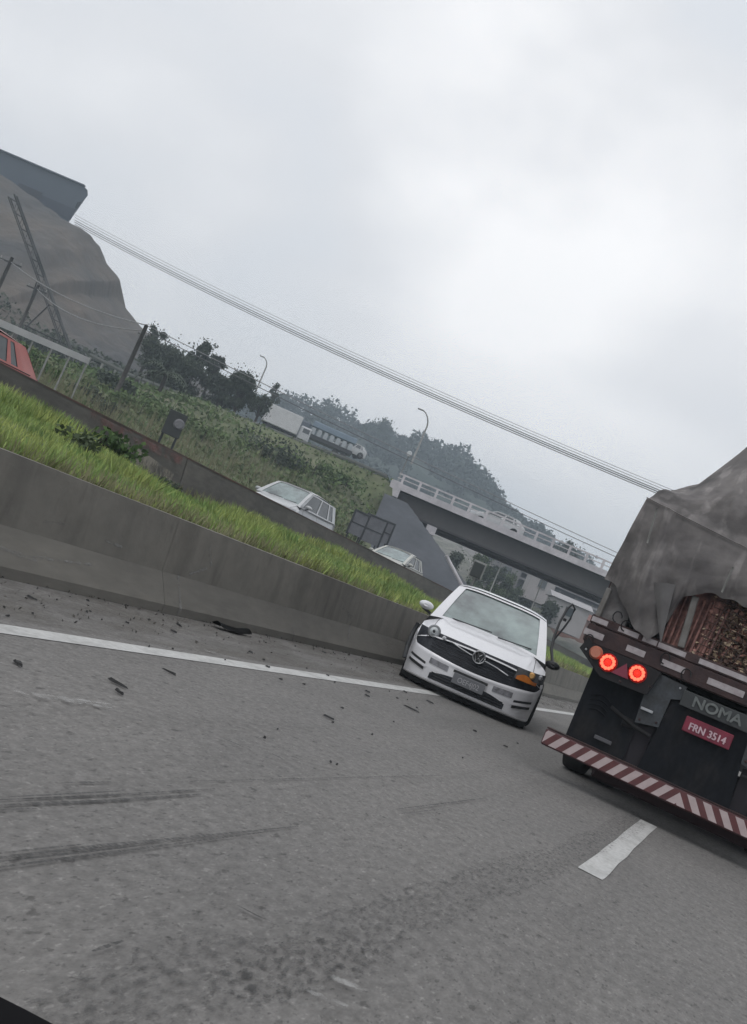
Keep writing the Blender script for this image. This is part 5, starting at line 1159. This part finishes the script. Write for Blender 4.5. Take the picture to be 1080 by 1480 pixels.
# ------------------------------------------------------------------ debris
M_deb = mat('debris_black', (.018, .018, .019), .6, col2=(.04, .04, .04), scale=20)
def chunk(name, px, py, size, label, group=None, h=.02, rz=None, m=M_deb, flat=True):
    g = gp(px, py); n_ = random.randint(5, 8); rz = random.uniform(0, 6.28) if rz is None else rz
    pts = [(size[0] * .38 * math.cos(a) * random.uniform(.6, 1.15), size[1] * .26 * math.sin(a) * random.uniform(.6, 1.15)) for a in [2 * math.pi * k / n_ for k in range(n_)]]
    vs = [(x, y, .007) for x, y in pts] + [(x * .8 + .004, y * .8, .007 + h * random.uniform(.5, 1.2)) for x, y in pts]
    mb = MB().add(vs, [tuple(range(n_))[::-1], tuple(range(n_, 2 * n_))] + [(i, (i + 1) % n_, (i + 1) % n_ + n_, i + n_) for i in range(n_)])
    o = mb.build(name, m); o.location = (g[0], g[1], 0); o.rotation_euler = (0, 0, rz); return tag(o, label, 'debris', group)
DG = 'debris scattered on the asphalt'
A, B = gp(311, 908), gp(356, 919); L0 = np.linalg.norm(B - A); st_ = MB()
st_.patch(lambda u, v: (lerp(-.5, .5, u) * L0, (v - .5) * .13 + .015 * math.sin(u * 9), .02 + .035 * math.sin(math.pi * v) + .02 * abs(2 * u - 1) ** 3), 14, 6)
o = st_.build('torn_trim', mat('torn_rubber', (.008, .008, .008), .95, spec=.1)); o.location = ((A[0] + B[0]) / 2 + .0, (A[1] + B[1]) / 2, 0); o.rotation_euler = (0, 0, math.atan2(B[1] - A[1], B[0] - A[0])); tag(o, 'long black torn trim strip lying at the foot of the near barrier', 'debris')
for px, py, sx_, sy_, lb in ((45, 866, .14, .06, 'black fragment by the barrier foot near the left edge'), (258, 905, .12, .05, 'upper black fragment of the pair left of the long torn strip'), (250, 914, .13, .05, 'lower black fragment of the pair left of the long torn strip'),
                             (168, 990, .18, .05, 'larger black sliver below the white edge line, left'), (171, 1003, .12, .03, 'thin sliver just below the larger black sliver'), (243, 973, .14, .03, 'thin splinter below the edge line, right of the slivers'), (24, 961, .12, .04, 'small dark flake below the edge line near the left edge'),
                             (531, 1001, .09, .06, 'upper dark chip of the pair left of the crashed car'), (530, 1007, .10, .06, 'lower dark chip of the pair left of the crashed car'), (585, 1001, .10, .06, 'dark chip touching the edge line left of the crashed car'), (594, 1026, .24, .06, 'long black shard on the asphalt before the crashed car'), (621, 1016, .15, .07, 'curled black shard under the front of the crashed car'),
                             (475, 1039, .17, .05, 'dark shard alone on the asphalt left of the crashed car'), (686, 1058, .08, .05, 'dark chip before the right front wheel of the crashed car'), (730, 1080, .10, .05, 'dark chip between the crashed car and the striped bumper'), (386, 965, .08, .05, 'dark chip lying on the white edge line'), (361, 944, .10, .04, 'dark chip between barrier foot and edge line'), (468, 944, .10, .04, 'dark chip at the barrier foot left of the crashed car'), (790, 1063, .09, .05, 'dark chip left of the end of the striped bumper')):
    chunk('plastic_shard', px, py, (sx_, sy_), lb, DG, h=.014, rz=random.uniform(-.4, .4) - .1)
for k in range(46):
    px, py = random.choice(((random.uniform(0, 600), None), (random.uniform(350, 760), random.uniform(1000, 1110)), (random.uniform(0, 350), random.uniform(860, 905))))
    if py is None: py = 850 + px * .212 + random.uniform(4, 60)
    if 0 < px < 780: chunk('small_fragment', px, py, (random.uniform(.02, .06), random.uniform(.015, .03)), 'tiny dark fragment scattered on the asphalt', DG, h=.012)
# grey clods and stones on the shoulder
n = 900; y = 2 + 26 * RNG.random(n) ** 1.4; x = -4.86 + .95 * RNG.random(n) ** 2.2; v, f = cards(np.stack([x, y, np.full(n, .012)], 1), .014); tag(np_mesh('shoulder_grit', v, f, mat('grit', (.10, .09, .08), .95, col2=(.05, .05, .05), scale=9)), 'fine dark grit along the foot of the near barrier', 'grit', kind='stuff')

# dashboard of the vehicle the photo is taken from, a corner of it shows
ds = thing('dashboard', (-.3, .55, .4), 'black dashboard corner at the lower left, inside the filming vehicle', 'dashboard')
_c, _d = cd(*at(95, 1478, .9)[:2]); _z = at(0, 1432, .9)[2]
def dash(u, v):
    t_ = u * 1.25; cc = _c - 1.0 + min(t_, 1.0) + .02; k_ = max(0, (u - .62) / .38)
    X_, Y_ = wd(cc, lerp(_d - .62, _d + .04 * math.sin(3 * u), v)); return (X_, Y_, _z - .012 - .060 * k_ ** 1.5 - .006 * u - (.25 * max(0, u - .8) / .2) - .03 * (1 - v) + .012 * math.sin(u * 9))
MB().patch(dash, 40, 12).build('dash_top', mat('dash_black', (.008, .008, .009), .95, spec=.1), ds, True)

# ------------------------------------------------------------------ haze
hb = MB().box((-110, 160, 29), (900, 700, 60)).build('haze', bpy.data.materials.new('haze_air')); tag(hb, kind='stuff')
hm = hb.data.materials[0]; hm.use_nodes = True; t = hm.node_tree; t.nodes.clear(); o_ = t.nodes.new('ShaderNodeOutputMaterial'); pv = t.nodes.new('ShaderNodeVolumePrincipled')
pv.inputs['Color'].default_value = (.76, .89, 1.0, 1); pv.inputs['Density'].default_value = .0019; pv.inputs['Anisotropy'].default_value = .2
t.links.new(pv.outputs[0], o_.inputs['Volume'])
S.cycles.volume_max_steps = 64; S.cycles.max_bounces = 6; S.cycles.diffuse_bounces = 3; S.cycles.volume_bounces = 0; S.cycles.use_denoising = True
S.cycles.transparent_max_bounces = 12
